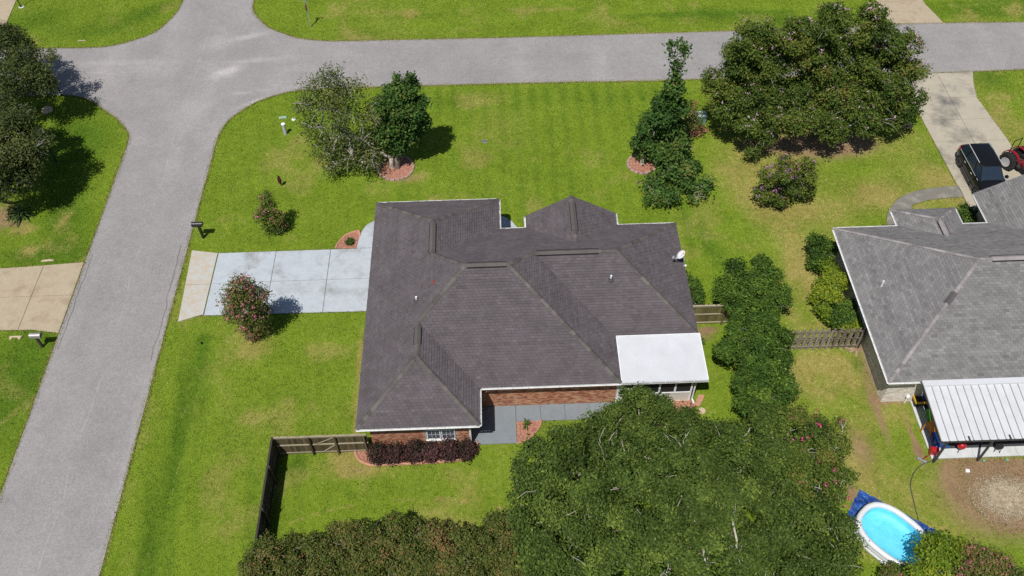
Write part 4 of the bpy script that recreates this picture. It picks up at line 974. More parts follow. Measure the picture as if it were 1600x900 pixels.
# ------------------------------------------------------------------ fences
def board_mesh(wd, h, t, ear=.03):
    m = MB(); m.add([(-wd/2, -t/2, 0), (wd/2, -t/2, 0), (wd/2, -t/2, h - ear), (wd/2 - ear, -t/2, h), (-wd/2 + ear, -t/2, h), (-wd/2, -t/2, h - ear),
                     (-wd/2, t/2, 0), (wd/2, t/2, 0), (wd/2, t/2, h - ear), (wd/2 - ear, t/2, h), (-wd/2 + ear, t/2, h), (-wd/2, t/2, h - ear)],
                    [(0,1,2,3,4,5), (11,10,9,8,7,6), (0,6,7,1), (1,7,8,2), (2,8,9,3), (3,9,10,4), (4,10,11,5), (5,11,6,0)])
    me = bpy.data.meshes.new('board'); me.from_pydata(m.v, [], m.f); return me
rb = random.Random(4)
def fence_run(t, p0, p1, h, mat, railmat, inside, wd=.14, rails=(.18, .95, 1.66), posts=(), gap=.006, both=False, cap=True, skip=None):
    """boards between p0 and p1, rails and posts on the side given by inside (+1 = right hand side of p0->p1)"""
    p0 = Vector(p0); p1 = Vector(p1); d = p1 - p0; L = d.length; d.normalize(); n = Vector((d.y, -d.x)) * inside; a = math.atan2(d.y, d.x)
    me = board_mesh(wd, h, .018); me.materials.append(mat); k = int(L / (wd + gap)); O = ORIG[t.name]
    for i in range(k):
        s = (i + .5) * L / k; off = 0
        if both: off = .055 if i % 2 else -.055
        q = p0 + d * s + n * off
        o = link('board', me, mat, None); o.parent = t; o.location = (q.x - O.x, q.y - O.y, rb.uniform(-.012, .012) + .02); o.rotation_euler = (rb.uniform(-.006, .006), rb.uniform(-.006, .006), a)
    rt = .038
    for z in rails:
        off = n * (.011 + rt / 2 if not both else 0)
        MB().bar(Vector((*(p0 + off), z)), Vector((*(p1 + off), z)), rt, .09).build('rail', railmat, t)
    if cap: MB().bar(Vector((*(p0 + n * .02), h + .005)), Vector((*(p1 + n * .02), h + .005)), .10, .035).build('cap_rail', railmat, t)
    for s in posts:
        q = p0 + d * s + n * (.055 + .045)
        MB().box(q.x - .045, q.x + .045, q.y - .045, q.y + .045, -.1, h + .02).build('post', mat, t)
f1 = thing('wooden_fence', 'dark wooden privacy fence with a braced gate joining the brick house, L shaped', 'fence', (-12.14, 24.06, 0))
xg = [GY(u, 700, 24.0).x for u in (487, 527, 574)]
fence_run(f1, (-12.14, 24.10), (-7.3, 24.10), 1.74, M['wood_dark'], M['wood_rail'], 1, posts=(.05, xg[0] + 12.14 - .0, xg[1] + 12.14, xg[2] + 12.14 - .05))
fence_run(f1, (-12.14, 11.5), (-12.14, 24.10), 1.78, M['wood_side'], M['wood_side'], 1, posts=(1.5, 3.8, 6.2, 8.6, 10.9))
for a, b in (((xg[0] + .12, .25), (xg[1] - .12, 1.6)),):
    mz = .95
    MB().bar((xg[1] - .08, 24.045, 1.60), (xg[0] + .25, 24.045, 1.0), .03, .07).build('brace', M['wood_rail'], f1)
    MB().bar((xg[1] - .08, 24.045, .88), (xg[0] + .55, 24.045, .24), .03, .07).build('brace', M['wood_rail'], f1)
f2 = thing('wooden_fence', 'short mossy board fence between the brown roof and the big evergreen shrubs', 'fence', (10.3, 31.9, 0))
M['wood_moss'] = m_wood('fence_wood_mossy', (.085, .068, .03), (.17, .15, .06), (.26, .225, .11), (3, 3, .4))
fence_run(f2, (10.25, 31.78), (13.1, 31.78), 1.74, M['wood_moss'], M['wood_rail'], 1, posts=(2.4,))
f3 = thing('wooden_fence', 'weathered grey shadowbox fence between the big shrubs and the pale brick house', 'fence', (16.4, 29.7, 0))
fence_run(f3, (15.9, 29.72), (20.1, 29.72), 1.78, M['wood_grey'], M['wood_grey'], 1, wd=.135, both=True, cap=False, gap=.035, rails=(.25, .92, 1.55), posts=())
fence_run(f3, (20.15, 29.66), (20.32, 29.9), 1.7, M['wood_grey'], M['wood_grey'], 1, cap=False, rails=())
MB().box(20.08, 20.17, 29.65, 29.74, -.1, 1.75).build('post', M['wood_side'], f3)
for i, (u, v, a, L) in enumerate(((1333, 548, .4, .55), (1338, 553, 1.2, .45), (1327, 545, -.2, .5))):
    p = G(u, v, .05); d = Vector((math.cos(a), math.sin(a), 0)) * L / 2
    tag(MB().bar(p - d, p + d, .12, .04).build('scrap_board', M['woodlog']), ('scrap board lying angled at the foot of the grey fence', 'scrap board standing out nearest the lawn below the grey fence', 'leftmost scrap board under the grey fence')[i], 'board', 'scrap boards by the fence')

# ------------------------------------------------------------------ mailboxes, signs, lamps, yard hardware
def mailbox(base, z, ang, label, mbox, mpost, flag, L=.52, hw=.10, pw=.05):
    t = thing('mailbox', label, 'mailbox', (0, 0, 0), local=True)
    MB().box(-pw, pw, -pw, pw, -.1, z - .005).build('post', mpost, t)
    MB().bar((0, 0, z - .30), (.16, 0, z - .03), .05, .05).build('brace', mpost, t)
    b = MB(); n = 8
    prof = [(-hw, 0), (hw, 0)] + [(hw * math.cos(math.pi * i / n), .13 + hw * .9 * math.sin(math.pi * i / n)) for i in range(n + 1)]
    for x in (-L * .42, L * .58): b.v += [(x, y, z + zz) for y, zz in prof]
    k = len(prof)
    for i in range(k): b.f.append((i, (i+1) % k, k + (i+1) % k, k + i))
    b.f += [tuple(range(k))[::-1], tuple(range(k, 2*k))]
    o = b.build('box', mbox, t); 
    MB().prism([(L*.58 + .002, -hw*.9), (L*.58 + .012, -hw*.9), (L*.58 + .012, hw*.9), (L*.58 + .002, hw*.9)], z + .01, z + .2).build('door', M['darkgrey'], t)
    if flag: MB().box(L*.30, L*.48, -hw - .018, -hw - .006, z + .06, z + .15).build('flag', M['red'], t); MB().box(L*.05, L*.22, -hw - .012, -hw - .004, z + .04, z + .10).build('number_plate', M['white'], t)
    t.location = base; t.rotation_euler = (0, 0, ang); return t
mailbox(G(318, 371.5), 1.15, math.pi, 'black mailbox on a black post at the corner of the pale driveway', M['black'], M['black'], True, .68, .15, .075)
mailbox(G(66.5, 542), 1.0, 0.0, 'silver mailbox on a brown post by the tan driveway on the left', plain('aged_aluminium', (.42, .37, .36), .4, .12, 5, .4), M['wood_side'], False, .62, .15, .06)
# stop sign with a street name blade
b = G(485.5, 41.5); t = thing('stop_sign', 'stop sign seen edge on with a green street name blade on the far verge', 'sign', b)
MB().box(b.x - .03, b.x + .03, b.y - .03, b.y + .03, -.1, 2.40).build('post', M['steel'], t)
m = MB(); R = .36
for x in (-.045, -.038):
    m.v += [(b.x + x, b.y + R*math.cos(math.pi/8 + i*math.pi/4), 1.84 + R*math.sin(math.pi/8 + i*math.pi/4)) for i in range(8)]
m.f += [tuple(range(8)), tuple(range(8, 16))[::-1]] + [(i, (i+1) % 8, 8 + (i+1) % 8, 8 + i) for i in range(8)]
pan = m.build('panel', M['red'], t)
def text(body, size, loc, rot, mat, parent, name='lettering'):
    c = bpy.data.curves.new(name, 'FONT'); c.body = body; c.size = size; c.align_x = 'CENTER'; c.align_y = 'CENTER'; c.extrude = .001
    c.materials.append(mat); to = bpy.data.objects.new('text', c); COL.objects.link(to)
    me = bpy.data.meshes.new_from_object(to.evaluated_get(bpy.context.evaluated_depsgraph_get())); bpy.data.objects.remove(to); me.name = name
    if not me.materials: me.materials.append(mat)
    o = bpy.data.objects.new(name, me); COL.objects.link(o); o.parent = parent
    o.location = Vector(loc) - ORIG[parent.name]; o.rotation_euler = rot; ORIG[o.name] = Vector(loc); return o
text('STOP', .24, (b.x - .048, b.y, 1.84), (math.pi/2, 0, -math.pi/2), M['white'], pan)
bl = MB().box(b.x - .40, b.x + .34, b.y - .008, b.y + .008, 2.405, 2.575).build('street_name_blade', M['teal'], t)
mk = MB()
for x0, x1 in ((-.35, -.30), (-.28, -.245), (-.225, -.19), (-.17, -.135), (-.115, -.08), (-.06, -.03), (.13, .155), (.17, .22)): mk.box(b.x + x0, b.x + x1, b.y - .011, b.y - .008, 2.445, 2.535)
mk.build('lettering', M['white'], bl)
# lamp posts on the left corner
def lamp(base, h, label):
    t = thing('lamp_post', label, 'lamp post', base)
    MB().tube([base - Vector((0, 0, .1)), base + Vector((0, 0, .15)), base + Vector((0, 0, .16)), base + Vector((0, 0, h))], [.09, .09, .045, .04], 8).build('post', M['black'], t)
    c = base + Vector((0, 0, h)); MB().lathe(c, [(.05, 0), (.10, .03), (.17, .30), (.17, .31), (.08, .40), (.02, .46)], 6).build('lantern', M['darkgrey'], t)
    MB().lathe(c + Vector((0, 0, .05)), [(.112, 0), (.165, .22)], 6).build('lantern_glass', M['glass'], t)
lamp(G(88, 252.5), 2.6, 'black lamp post with a lantern top on the shaded lawn beside the near oak')
lamp(G(97, 150), 2.0, 'short black lamp post in the shade at the street edge under the far oak')
lamp(G(33, 11), 2.2, 'black lamp post in the top left corner lawn')
tag(MB().lathe(G(33.5, 11.2), [(.22, -.02), (.22, .03), (.05, .035)], 12).build('post_footing', M['conc_light']), 'pale round footing of the post in the top left corner', 'footing')
p = G(446.5, 209.5); t = thing('utility_pedestal', 'pale cylindrical utility pedestal standing on the lawn left of the airy tree', 'pedestal', p)
MB().lathe(p, [(.13, -.05), (.13, .88), (.125, .9)], 16).build('tube', M['pipe'], t); MB().lathe(p + Vector((0, 0, .885)), [(.145, 0), (.15, .05), (.12, .08), (.02, .085)], 16).build('cap', M['white'], t)
p = G(442, 184.5); t = thing('utility_box', 'flat pale green utility box in the grass above the pedestal', 'utility box', p)
MB().prism([(p.x-.28, p.y-.11), (p.x+.28, p.y-.06), (p.x+.27, p.y+.13), (p.x-.27, p.y+.10)], -.02, .08, .02).build('base', M['boxgreen'], t); MB().prism([(p.x-.26, p.y-.09), (p.x+.26, p.y-.05), (p.x+.25, p.y+.11), (p.x-.25, p.y+.08)], .081, .11, .015).build('lid', M['boxgreen'], t)
p = G(459, 187); tag(MB().lathe(p, [(.15, -.02), (.15, .05), (.12, .07), (.02, .075)], 14).build('cleanout_cap', M['white']), 'small round white cap in the lawn right of the utility box', 'cap')
p = G(757, 221); t = thing('drain_grate', 'small square drain grate in the middle of the front lawn', 'drain', p)
MB().box(p.x-.17, p.x+.17, p.y-.17, p.y+.17, -.02, .02).build('frame', M['steel'], t)
for i in range(5): MB().box(p.x-.13 + i*.06, p.x-.10 + i*.06, p.y-.14, p.y+.14, .021, .03).build('bar', M['black'], t)
p = G(1092, 190); t = thing('utility_box', 'green utility cabinet between the tall narrow tree and the big pink crape myrtle', 'utility box', p)
M['cab'] = plain('cabinet_green', (.17, .36, .30), .5, .12, 4)
MB().prism([(p.x-.42, p.y-.3), (p.x+.42, p.y-.3), (p.x+.42, p.y+.3), (p.x-.42, p.y+.3)], -.02, .62, .02).build('base', M['cab'], t); MB().prism([(p.x-.45, p.y-.33), (p.x+.45, p.y-.33), (p.x+.45, p.y+.33), (p.x-.45, p.y+.33)], .621, .70, .03).build('lid', plain('cabinet_lid', (.42, .55, .50), .4, .1, 4), t)
p = G(1087, 205); tag(MB().box(p.x-.2, p.x+.2, p.y-.15, p.y+.15, -.02, .3).build('meter_box', M['woodlog']), 'low brown meter box in front of the green utility cabinet', 'meter box')
p = G(439.5, 291); t = thing('garden_spinner', 'slim dark garden wind spinner standing on the left front lawn', 'spinner', p)
MB().tube([p - Vector((0, 0, .1)), p + Vector((0, 0, .95))], .012, 6).build('stake', M['black'], t)
for k in range(3):
    m = MB(); a = k * math.pi / 3 + .25
    prof = [(0, .05), (.08, .3), (.15, .55), (.10, .8), (0, 1.05)]
    for sg in (-1, 1): m.v += [(p.x + sg*r*math.cos(a + z*1.2), p.y + sg*r*math.sin(a + z*1.2), z) for r, z in prof]
    m.f += [(i, i+1, 5+i+1, 5+i) for i in range(4)]
    m.build('blade', M['red'] if k == 1 else M['darkgrey'], t)
# grey round bin / reel beside the house, stumps and stones
p = G(1086, 479, .0); t = thing('hose_pot', 'grey round hose pot against the right wall of the brown roofed house', 'hose pot', Vector((10.95, 32.9, 0)))
q = Vector((10.95, 32.9, 0)); MB().lathe(q, [(.30, 0), (.36, .30), (.38, .48), (.33, .50), (.30, .44), (.26, .2), (.02, .2)], 20).build('pot', M['binggrey'], t)
MB().tube([q + Vector((.2*math.cos(a), .2*math.sin(a), .30 + .012*a)) for a in [i*.35 for i in range(34)]], .018, 6).build('hose', M['steel'], t)
p = G(74, 173); m = MB(); m.lathe(p, [(.42, -.03), (.40, .12), (.33, .2), (.1, .24), (.01, .24)], 9); tag(m.build('stump', M['sandstone']), 'tan tree stump in the shade of the left corner lawn', 'stump')
p = G(75, 408); m = MB(); m.prism([(p.x-.42, p.y-.06), (p.x+.35, p.y-.05), (p.x+.42, p.y+.05), (p.x+.1, p.y+.12), (p.x-.38, p.y+.05)], -.02, .09, .03); tag(m.build('flat_stone', M['sandstone']), 'long flat stone in the grass above the tan driveway on the left', 'stone')
p = G(25, 528); m = MB(); m.prism([(p.x-.38, p.y+.1), (p.x-.32, p.y-.16), (p.x-.22, p.y-.14), (p.x-.14, p.y+.0), (p.x+.12, p.y+.0), (p.x+.2, p.y-.16), (p.x+.32, p.y-.1), (p.x+.38, p.y+.1)], -.02, .10, .025); tag(m.build('broken_slab', M['sandstone']), 'broken tan concrete piece in the grass left of the silver mailbox', 'slab')
p = G(128, 64); tag(MB().prism([(p.x-.32, p.y-.05), (p.x+.32, p.y-.04), (p.x+.30, p.y+.05), (p.x-.3, p.y+.05)], -.02, .06, .02).build('valve_cover', M['conc_tan']), 'pale strip of concrete in the top left corner verge', 'cover')
p = G(315, 537); tag(MB().lathe(p, [(.05, -.02), (.05, .14), (.03, .16)], 8).build('irrigation_stub', M['black']), 'small black pipe stub in the lawn below the driveway', 'stub')
p = G(1413, 199); t = thing('log_pile', 'small pile of cut logs and brown debris beside the stained driveway', 'log pile', p)
for i, (dx, dy, z, a, L, r) in enumerate(((-.3, .05, .1, .3, .7, .1), (0, -.12, .09, -.2, .65, .09), (.05, .15, .1, .5, .6, .1), (-.12, .03, .25, .1, .6, .085), (.3, -.02, .09, 1.2, .4, .09))):
    c = p + Vector((dx, dy, z)); d = Vector((math.cos(a), math.sin(a), 0)) * L / 2; MB().tube([c - d, c + d], r, 8).build('log', M['woodlog'], t)
q = p + Vector((.42, .02, 0)); tag(MB().lathe(q, [(.14, 0), (.17, .22), (.14, .24), (.12, .1), (.01, .1)], 12).build('bucket', M['darkgrey']), 'dark bucket at the right end of the log pile', 'bucket')

# ------------------------------------------------------------------ sport utility vehicle
def wheel(parent, x, y, r, wd, side):
    o = MB().lathe((x, y, r), [(r*.62, -wd/2), (r*.92, -wd/2), (r, -wd*.36), (r, wd*.36), (r*.92, wd/2), (r*.62, wd/2)], 24, 'x').build('wheel', M['rubber'], parent)
    rm = MB().lathe((x + side*wd*.36, y, r), [(r*.66, -.02), (r*.66, .03*1), (r*.60, .035), (r*.58, 0.0)], 24, 'x')
    rm.build('rim', M['chrome'], o)
    for k in range(5):
        a = k * 2*math.pi/5; c, s = math.cos(a), math.sin(a); xx = x + side*(wd*.42)
        MB().bar((xx, y + .03*c, r + .03*s), (xx, y + r*.62*c, r + r*.62*s), .02, .09, (0, -s, c)).build('spoke', M['steel'], o)
def make_suv(loc, rot):
    t = thing('parked_car', 'black sport utility vehicle parked on the stained driveway at the right', 'car', (0, 0, 0), local=True)
    # body: loft of cross sections along y (front = +y)
    st = [(-2.40, .74, .42, .98), (-2.36, .86, .34, 1.08), (-2.15, .94, .30, 1.12), (-1.5, .975, .27, 1.09), (-.6, .98, .25, 1.06), (.4, .98, .25, 1.05), (1.15, .97, .26, 1.07), (1.6, .95, .28, 1.03), (2.1, .92, .30, .96), (2.36, .84, .34, .84), (2.46, .66, .42, .70)]
    m = MB(); n = 12
    for y, w, zb, zt in st:
        half = [(w*.80, zb), (w*.95, zb + .10), (w, zb + .38*(zt - zb)), (w*.985, zb + .72*(zt - zb)), (w*.90, zt - .015), (w*.55, zt + .035)]
        for xx, zz in half: m.v.append((xx, y, zz))
        for xx, zz in half[::-1]: m.v.append((-xx, y, zz))
    for i in range(len(st) - 1):
        for k in range(n): m.f.append((i*n + k, i*n + (k+1) % n, (i+1)*n + (k+1) % n, (i+1)*n + k)[::-1])
    m.f += [tuple(range(n)), tuple((len(st)-1)*n + k for k in range(n))[::-1]]
    m.build('body', M['carpaint'], t, True)
    g = MB(); lo = [(-2.22, .84), (-1.2, .90), (.3, .90), (1.22, .80)]; hi = [(-1.78, .66), (-1.1, .70), (-.1, .70), (.42, .64)]
    L = [(s*w, y, 1.05) for y, w in lo for s in (1,)]; 
    ring0 = [(w, y, 1.04) for y, w in lo] + [(-w, y, 1.04) for y, w in lo[::-1]]
    ring1 = [(w, y, 1.70 - .03*abs(i - 1.5)) for i, (y, w) in enumerate(hi)] + [(-w, y, 1.70 - .03*abs(i - 1.5)) for i, (y, w) in list(enumerate(hi))[::-1]]
    g.v = ring0 + ring1
    for i in range(8): g.f.append((i, (i+1) % 8, 8 + (i+1) % 8, 8 + i))
    g.build('cabin_pillars', M['carpaint'], t)
    r = MB(); r.v = [(x*1.01, y*1.01, z + .004) for x, y, z in ring1] + [(x*.95, y*.97 - .01, z + .035) for x, y, z in ring1] + [(x*.78, y*.88 - .04, z + .058) for x, y, z in ring1]
    for q in (0, 8):
        for i in range(8): r.f.append((q + i, q + (i+1) % 8, q + 8 + (i+1) % 8, q + 8 + i))
    r.f.append(tuple(range(16, 24))); r.build('roof', M['carpaint'], t, True)
    def panel(name, c0, c1, c2, c3, ins, mat=M['glass'], out=.006):
        c = [Vector(q) for q in (c0, c1, c2, c3)]; cen = sum(c, Vector()) / 4; nn = (c[1]-c[0]).cross(c[3]-c[0]).normalized()
        if nn.dot(cen - Vector((0, -.5, .8))) < 0: nn = -nn
        MB().add([q.lerp(cen, ins) + nn*out for q in c] + [q.lerp(cen, ins) - nn*.01 for q in c], [(0,1,2,3),(0,4,5,1),(1,5,6,2),(2,6,7,3),(3,7,4,0)]).build(name, mat, t)
    R0, R1 = ring0, ring1
    panel('windscreen', R0[3], R0[4], R1[4], R1[3], .07); panel('rear_window', R0[7], R0[0], R1[0], R1[7], .14)
    for s in (0, 1):
        for i in range(3):
            a, b = (i, i + 1) if s == 0 else (7 - i, 6 - i)
            panel('side_window', R0[a], R0[b], R1[b], R1[a], .11)
        sg = 1 if s == 0 else -1
        MB().bar((sg*.72, -1.75, 1.735), (sg*.70, .15, 1.735), .035, .045).build('roof_rail', M['chrome'], t)
        MB().bar((sg*.93, -2.0, 1.05), (sg*.91, 1.1, 1.055), .02, .02).build('chrome_strip', M['chrome'], t)
        for y in (-.85, .25): MB().bar((sg*.985, y - .09, .90), (sg*.985, y + .09, .90), .03, .035).build('door_handle', M['chrome'], t)
        mi = MB().box(sg*1.06 - .09, sg*1.06 + .09, .78, .95, 1.02, 1.16); mi.build('wing_mirror', M['carpaint'], t)
        MB().box(sg*1.06 - .08, sg*1.06 + .08, .775, .78, 1.03, 1.15).build('mirror_glass', M['chrome'], t)
        MB().bar((sg*.80, -2.36, .92), (sg*.90, -2.12, 1.0), .07, .16).build('taillight', M['redlens'], t)
        MB().bar((sg*.62, 2.30, .80), (sg*.84, 2.06, .88), .08, .12).build('headlight', M['chrome'], t)
        for y in (1.55, -1.48):
            ar = MB(); N = 14
            for rr_, xx in ((.47, .955), (.47, .995), (.40, .998), (.40, .90)):
                ar.v += [(sg*xx, y + rr_*math.cos(math.pi*i/N), .37 + rr_*math.sin(math.pi*i/N)) for i in range(N+1)]
            for q in range(3):
                for i in range(N): ar.f.append((q*(N+1)+i, q*(N+1)+i+1, (q+1)*(N+1)+i+1, (q+1)*(N+1)+i))
            ar.build('wheel_arch', M['black'], t)
            wheel(t, sg*.88, y, .37, .24, sg)
        MB().bar((sg*.975, -1.0, .33), (sg*.975, 1.1, .33), .05, .10).build('side_sill', M['darkgrey'], t)
    MB().box(-.55, .55, 2.40, 2.475, .50, .72).build('grille', M['black'], t); MB().box(-.8, .8, -2.47, -2.36, .40, .60).build('rear_bumper', M['black'], t)
    MB().add([(-.03, -1.55, 1.745), (.03, -1.55, 1.745), (0, -1.75, 1.74), (0, -1.66, 1.83)], [(0,1,3),(1,2,3),(2,0,3)]).build('roof_antenna', M['black'], t)
    t.location = loc; t.rotation_euler = (0, 0, rot); return t
wr = G(1495.5, 263); wf = G(1521.5, 302.5)
make_suv(((wr.x + wf.x)/2 + .90, (wr.y + wf.y)/2 - .04, .05), math.pi)

# ------------------------------------------------------------------ tractor
M['tractor_red'] = plain('tractor_red', (.24, .010, .016), .4, .15, 4)
def make_tractor(loc, rot):
    t = thing('tractor', 'red compact tractor with big lugged tyres parked right of the black car', 'tractor', (0, 0, 0), local=True)
    def tw(x, y, r, wd, side, lugs):
        o = MB().lathe((x, y, r), [(r*.52, -wd/2), (r*.86, -wd/2), (r*.94, -wd*.4), (r*.94, wd*.4), (r*.86, wd/2), (r*.52, wd/2)], 24, 'x').build('tyre', M['rubber'], t)
        lg = MB()
        for k in range(lugs):
            a = 2*math.pi*k/lugs
            for sg in (-1, 1):
                a2 = a + (math.pi/lugs if sg > 0 else 0)
                lg.bar((x + sg*wd*.5, y + r*.95*math.cos(a2), r + r*.95*math.sin(a2)), (x + sg*wd*.02, y + r*.97*math.cos(a2 + .22), r + r*.97*math.sin(a2 + .22)), .06, r*.12, (0, math.cos(a2), math.sin(a2)))
        lg.build('lug', M['rubber'], o)
        MB().lathe((x + side*wd*.1, y, r), [(.02, side*.0), (r*.2, .01*side), (r*.25, side*.10), (r*.48, side*.10), (r*.55, side*.2), (r*.5, side*.2)], 20, 'x').build('rim', M['chrome'], o)
    for s in (-1, 1): tw(s*.62, -.75, .60, .36, s, 16); tw(s*.52, .95, .38, .24, s, 12)
    hood = MB(); prof = [(-.30, .55), (-.33, .95), (-.22, 1.12), (.22, 1.12), (.33, .95), (.30, .55)]
    for y, k in ((-.05, 1.0), (.5, 1.0), (1.1, .95), (1.32, .85)): hood.v += [(x*k, y, .55 + (z - .55)*k) for x, z in prof]
    for i in range(3):
        for k in range(6): hood.f.append((i*6+k, i*6+(k+1) % 6, (i+1)*6+(k+1) % 6, (i+1)*6+k))
    hood.f += [tuple(range(6))[::-1], tuple(range(18, 24))]; hood.build('hood', M['tractor_red'], t)
    MB().box(-.28, .28, 1.315, 1.34, .62, .95).build('grille', M['black'], t)
    for s in (-1, 1):
        f = MB(); N = 8
        for i in range(N + 1):
            a = math.radians(20 + 150*i/N); f.v += [(s*.30, -.75 + .70*math.cos(a), .6 + .70*math.sin(a)), (s*.50, -.75 + .70*math.cos(a), .6 + .70*math.sin(a)), (s*.30, -.75 + .66*math.cos(a), .6 + .66*math.sin(a)), (s*.50, -.75 + .66*math.cos(a), .6 + .66*math.sin(a))]
        for i in range(N): b = i*4; f.f += [(b, b+1, b+5, b+4), (b+2, b+6, b+7, b+3), (b+1, b+3, b+7, b+5), (b, b+4, b+6, b+2)]
        f.build('fender', M['tractor_red'], t)
        MB().bar((s*.42, .1, 1.0), (s*.42, 1.7, .55), .08, .14).build('loader_arm', M['tractor_red'], t)
    MB().box(-.36, .36, -1.1, .1, .45, .62).build('chassis', M['darkgrey'], t); MB().box(-.25, .25, -.95, -.5, .75, .85).box(-.25, .25, -1.02, -.92, .85, 1.25).build('seat', M['black'], t)
    MB().tube([(0, -.1, .9), (0, -.28, 1.18)], .02, 6).build('steering_column', M['black'], t)
    MB().tube([(.19*math.cos(a), -.28 + .16*math.sin(a), 1.2 + .10*math.sin(a)) for a in [i*math.pi/8 for i in range(17)]], .016, 6).build('steering_wheel', M['black'], t)
    for s in (-1, 1): MB().tube([(s*.36, -1.1, .6), (s*.36, -1.1, 1.95)], .03, 6).build('roll_bar', M['black'], t)
    MB().tube([(-.36, -1.1, 1.95), (.36, -1.1, 1.95)], .03, 6).build('roll_bar', M['black'], t)
    bk = MB(); bk.add([(-.7, 1.55, .2), (.7, 1.55, .2), (.7, 1.6, .65), (-.7, 1.6, .65), (-.7, 2.05, .2), (.7, 2.05, .2)], [(0,1,2,3),(0,4,5,1),(0,3,4),(1,5,2)]); bk.build('bucket', M['darkgrey'], t)
    t.location = loc; t.rotation_euler = (0, 0, rot); return t
tp = G(1568, 263); make_tractor((tp.x + .90, tp.y - .40, .05), math.radians(205))

# ------------------------------------------------------------------ inflatable pool on its tarp
def pool():
    c = G(1393, 840, .3); c = Vector((c.x, c.y, 0)); ax = (G(1436, 868, .4) - G(1350, 800, .4)); ang = math.atan2(ax.y, ax.x); ca, sa = math.cos(ang), math.sin(ang)
    A, B = 1.84, 1.36
    def W(x, y, z): return (c.x + x*ca - y*sa, c.y + x*sa + y*ca, z)
    def el(a, da=0.0): 
        e = 2.5; x = math.copysign(abs(math.cos(a)) ** (2/e), math.cos(a)); y = math.copysign(abs(math.sin(a)) ** (2/e), math.sin(a)); return (A + da) * x, (B + da) * y
    # tarp
    tm = NM('blue_tarp'); f = tm.noise(2.2, 5, .7); tm.col(tm.ramp(f, [(.3, (.006, .03, .17)), (.55, (.012, .075, .33)), (.75, (.03, .20, .55))])).set(Roughness=.35).bump(tm.noise(5, 4, .6), 1.0, .12)
    cor = [Vector(G(*q).xy) for q in ((1343, 765.5), (1470, 833.5), (1395, 893), (1322, 806))]
    r = random.Random(6); N = 22; m = MB()
    for i in range(N + 1):
        for j in range(N + 1):
            s, t_ = i / N, j / N; p = cor[0].lerp(cor[1], s).lerp(cor[3].lerp(cor[2], s), t_); m.v.append((p.x + r.uniform(-.03, .03), p.y + r.uniform(-.03, .03), .015 + r.random() ** 2 * .07))
    for i in range(N):
        for j in range(N): m.f.append((i*(N+1)+j, i*(N+1)+j+1, (i+1)*(N+1)+j+1, (i+1)*(N+1)+j)[::-1])
    tag(m.build('tarp', tm.m, None, True), 'crumpled blue tarp spread under the inflatable pool', 'tarp')
    t = thing('inflatable_pool', 'white oval inflatable pool filled with bright blue water', 'pool', c)
    NS = 64
    def ring(rad, z, da, mat, seams=True):
        m = MB(); K = 12
        for i in range(NS):
            a = 2*math.pi*i/NS; x, y = el(a, da); x2, y2 = el(a, da + .1); d = Vector((x2 - x, y2 - y)).normalized(); k = 1 - (.07 if seams and i % 4 == 0 else 0)
            for j in range(K):
                b = 2*math.pi*j/K; m.v.append(W(x + d.x*rad*k*math.cos(b), y + d.y*rad*k*math.cos(b), z + rad*k*math.sin(b)))
        for i in range(NS):
            for j in range(K): m.f.append((i*K+j, i*K+(j+1) % K, ((i+1) % NS)*K+(j+1) % K, ((i+1) % NS)*K+j)[::-1])
        return m.build('ring', mat, t, True)
    ring(.155, .16, -.13, M['inflate']); 
    k = NM('clear_grey_vinyl'); k.col((.62, .64, .66)).set(Roughness=.15, Alpha=.8); ring(.145, .40, -.14, k.m)
    ring(.15, .62, -.16, M['inflate'])
    lin = NM('pool_liner'); v = lin.noise(3, 3, .6); lin.col(lin.ramp(v, [(.3, (.17, .64, .84)), (.7, (.26, .74, .88))])).set(Roughness=.5)
    m = MB(); rings = [(-.28, .60), (-.30, .30), (-.34, .17), (-.8, .16)]
    for da, z in rings: m.v += [W(*el(2*math.pi*i/NS, da), z) for i in range(NS)]
    m.v.append((c.x, c.y, .16))
    for q in range(3):
        for i in range(NS): m.f.append((q*NS+i, q*NS+(i+1) % NS, (q+1)*NS+(i+1) % NS, (q+1)*NS+i))
    for i in range(NS): m.f.append((3*NS+i, 3*NS+(i+1) % NS, 4*NS))
    m.build('liner', lin.m, t, True)
    wt = NM('pool_water'); wt.t.nodes.remove(wt.b)
    gl = wt.n('ShaderNodeBsdfGlossy'); gl.inputs['Roughness'].default_value = .03; tr = wt.n('ShaderNodeBsdfTransparent'); tr.inputs[0].default_value = (.80, .95, .98, 1)
    fz = wt.n('ShaderNodeFresnel'); fz.inputs[0].default_value = 1.33; mx = wt.n('ShaderNodeMixShader'); wt.l(fz.outputs[0], mx.inputs[0]); wt.l(tr.outputs[0], mx.inputs[1]); wt.l(gl.outputs[0], mx.inputs[2])
    gl.inputs['Roughness'].default_value = .16
    wt.l(mx.outputs[0], wt.t.nodes['Material Output'].inputs[0])
    m = MB(); n = 44; RR = np.random.default_rng(4)
    m.v.append((c.x, c.y, .5))
    for q in range(1, n + 1):
        for i in range(NS):
            x, y = el(2*math.pi*i/NS, -.285); x *= q/n; y *= q/n
            z = .5 + .010*math.sin(9*x + 5*y) + .010*math.sin(4*x - 13*y + 1) + (.007*math.sin(7*x + 15*y + 2*math.sin(3*x)) + .005*math.sin(17*y - 8*x + 2*math.sin(4*y))) * min(1, 2.5*(1 - q/n))
            m.v.append(W(x, y, z))
    for i in range(NS): m.f.append((0, 1 + i, 1 + (i+1) % NS))
    for q in range(n - 1):
        for i in range(NS): m.f.append((1+q*NS+i, 1+(q+1)*NS+i, 1+(q+1)*NS+(i+1) % NS, 1+q*NS+(i+1) % NS))
    m.build('water', wt.m, t, True)
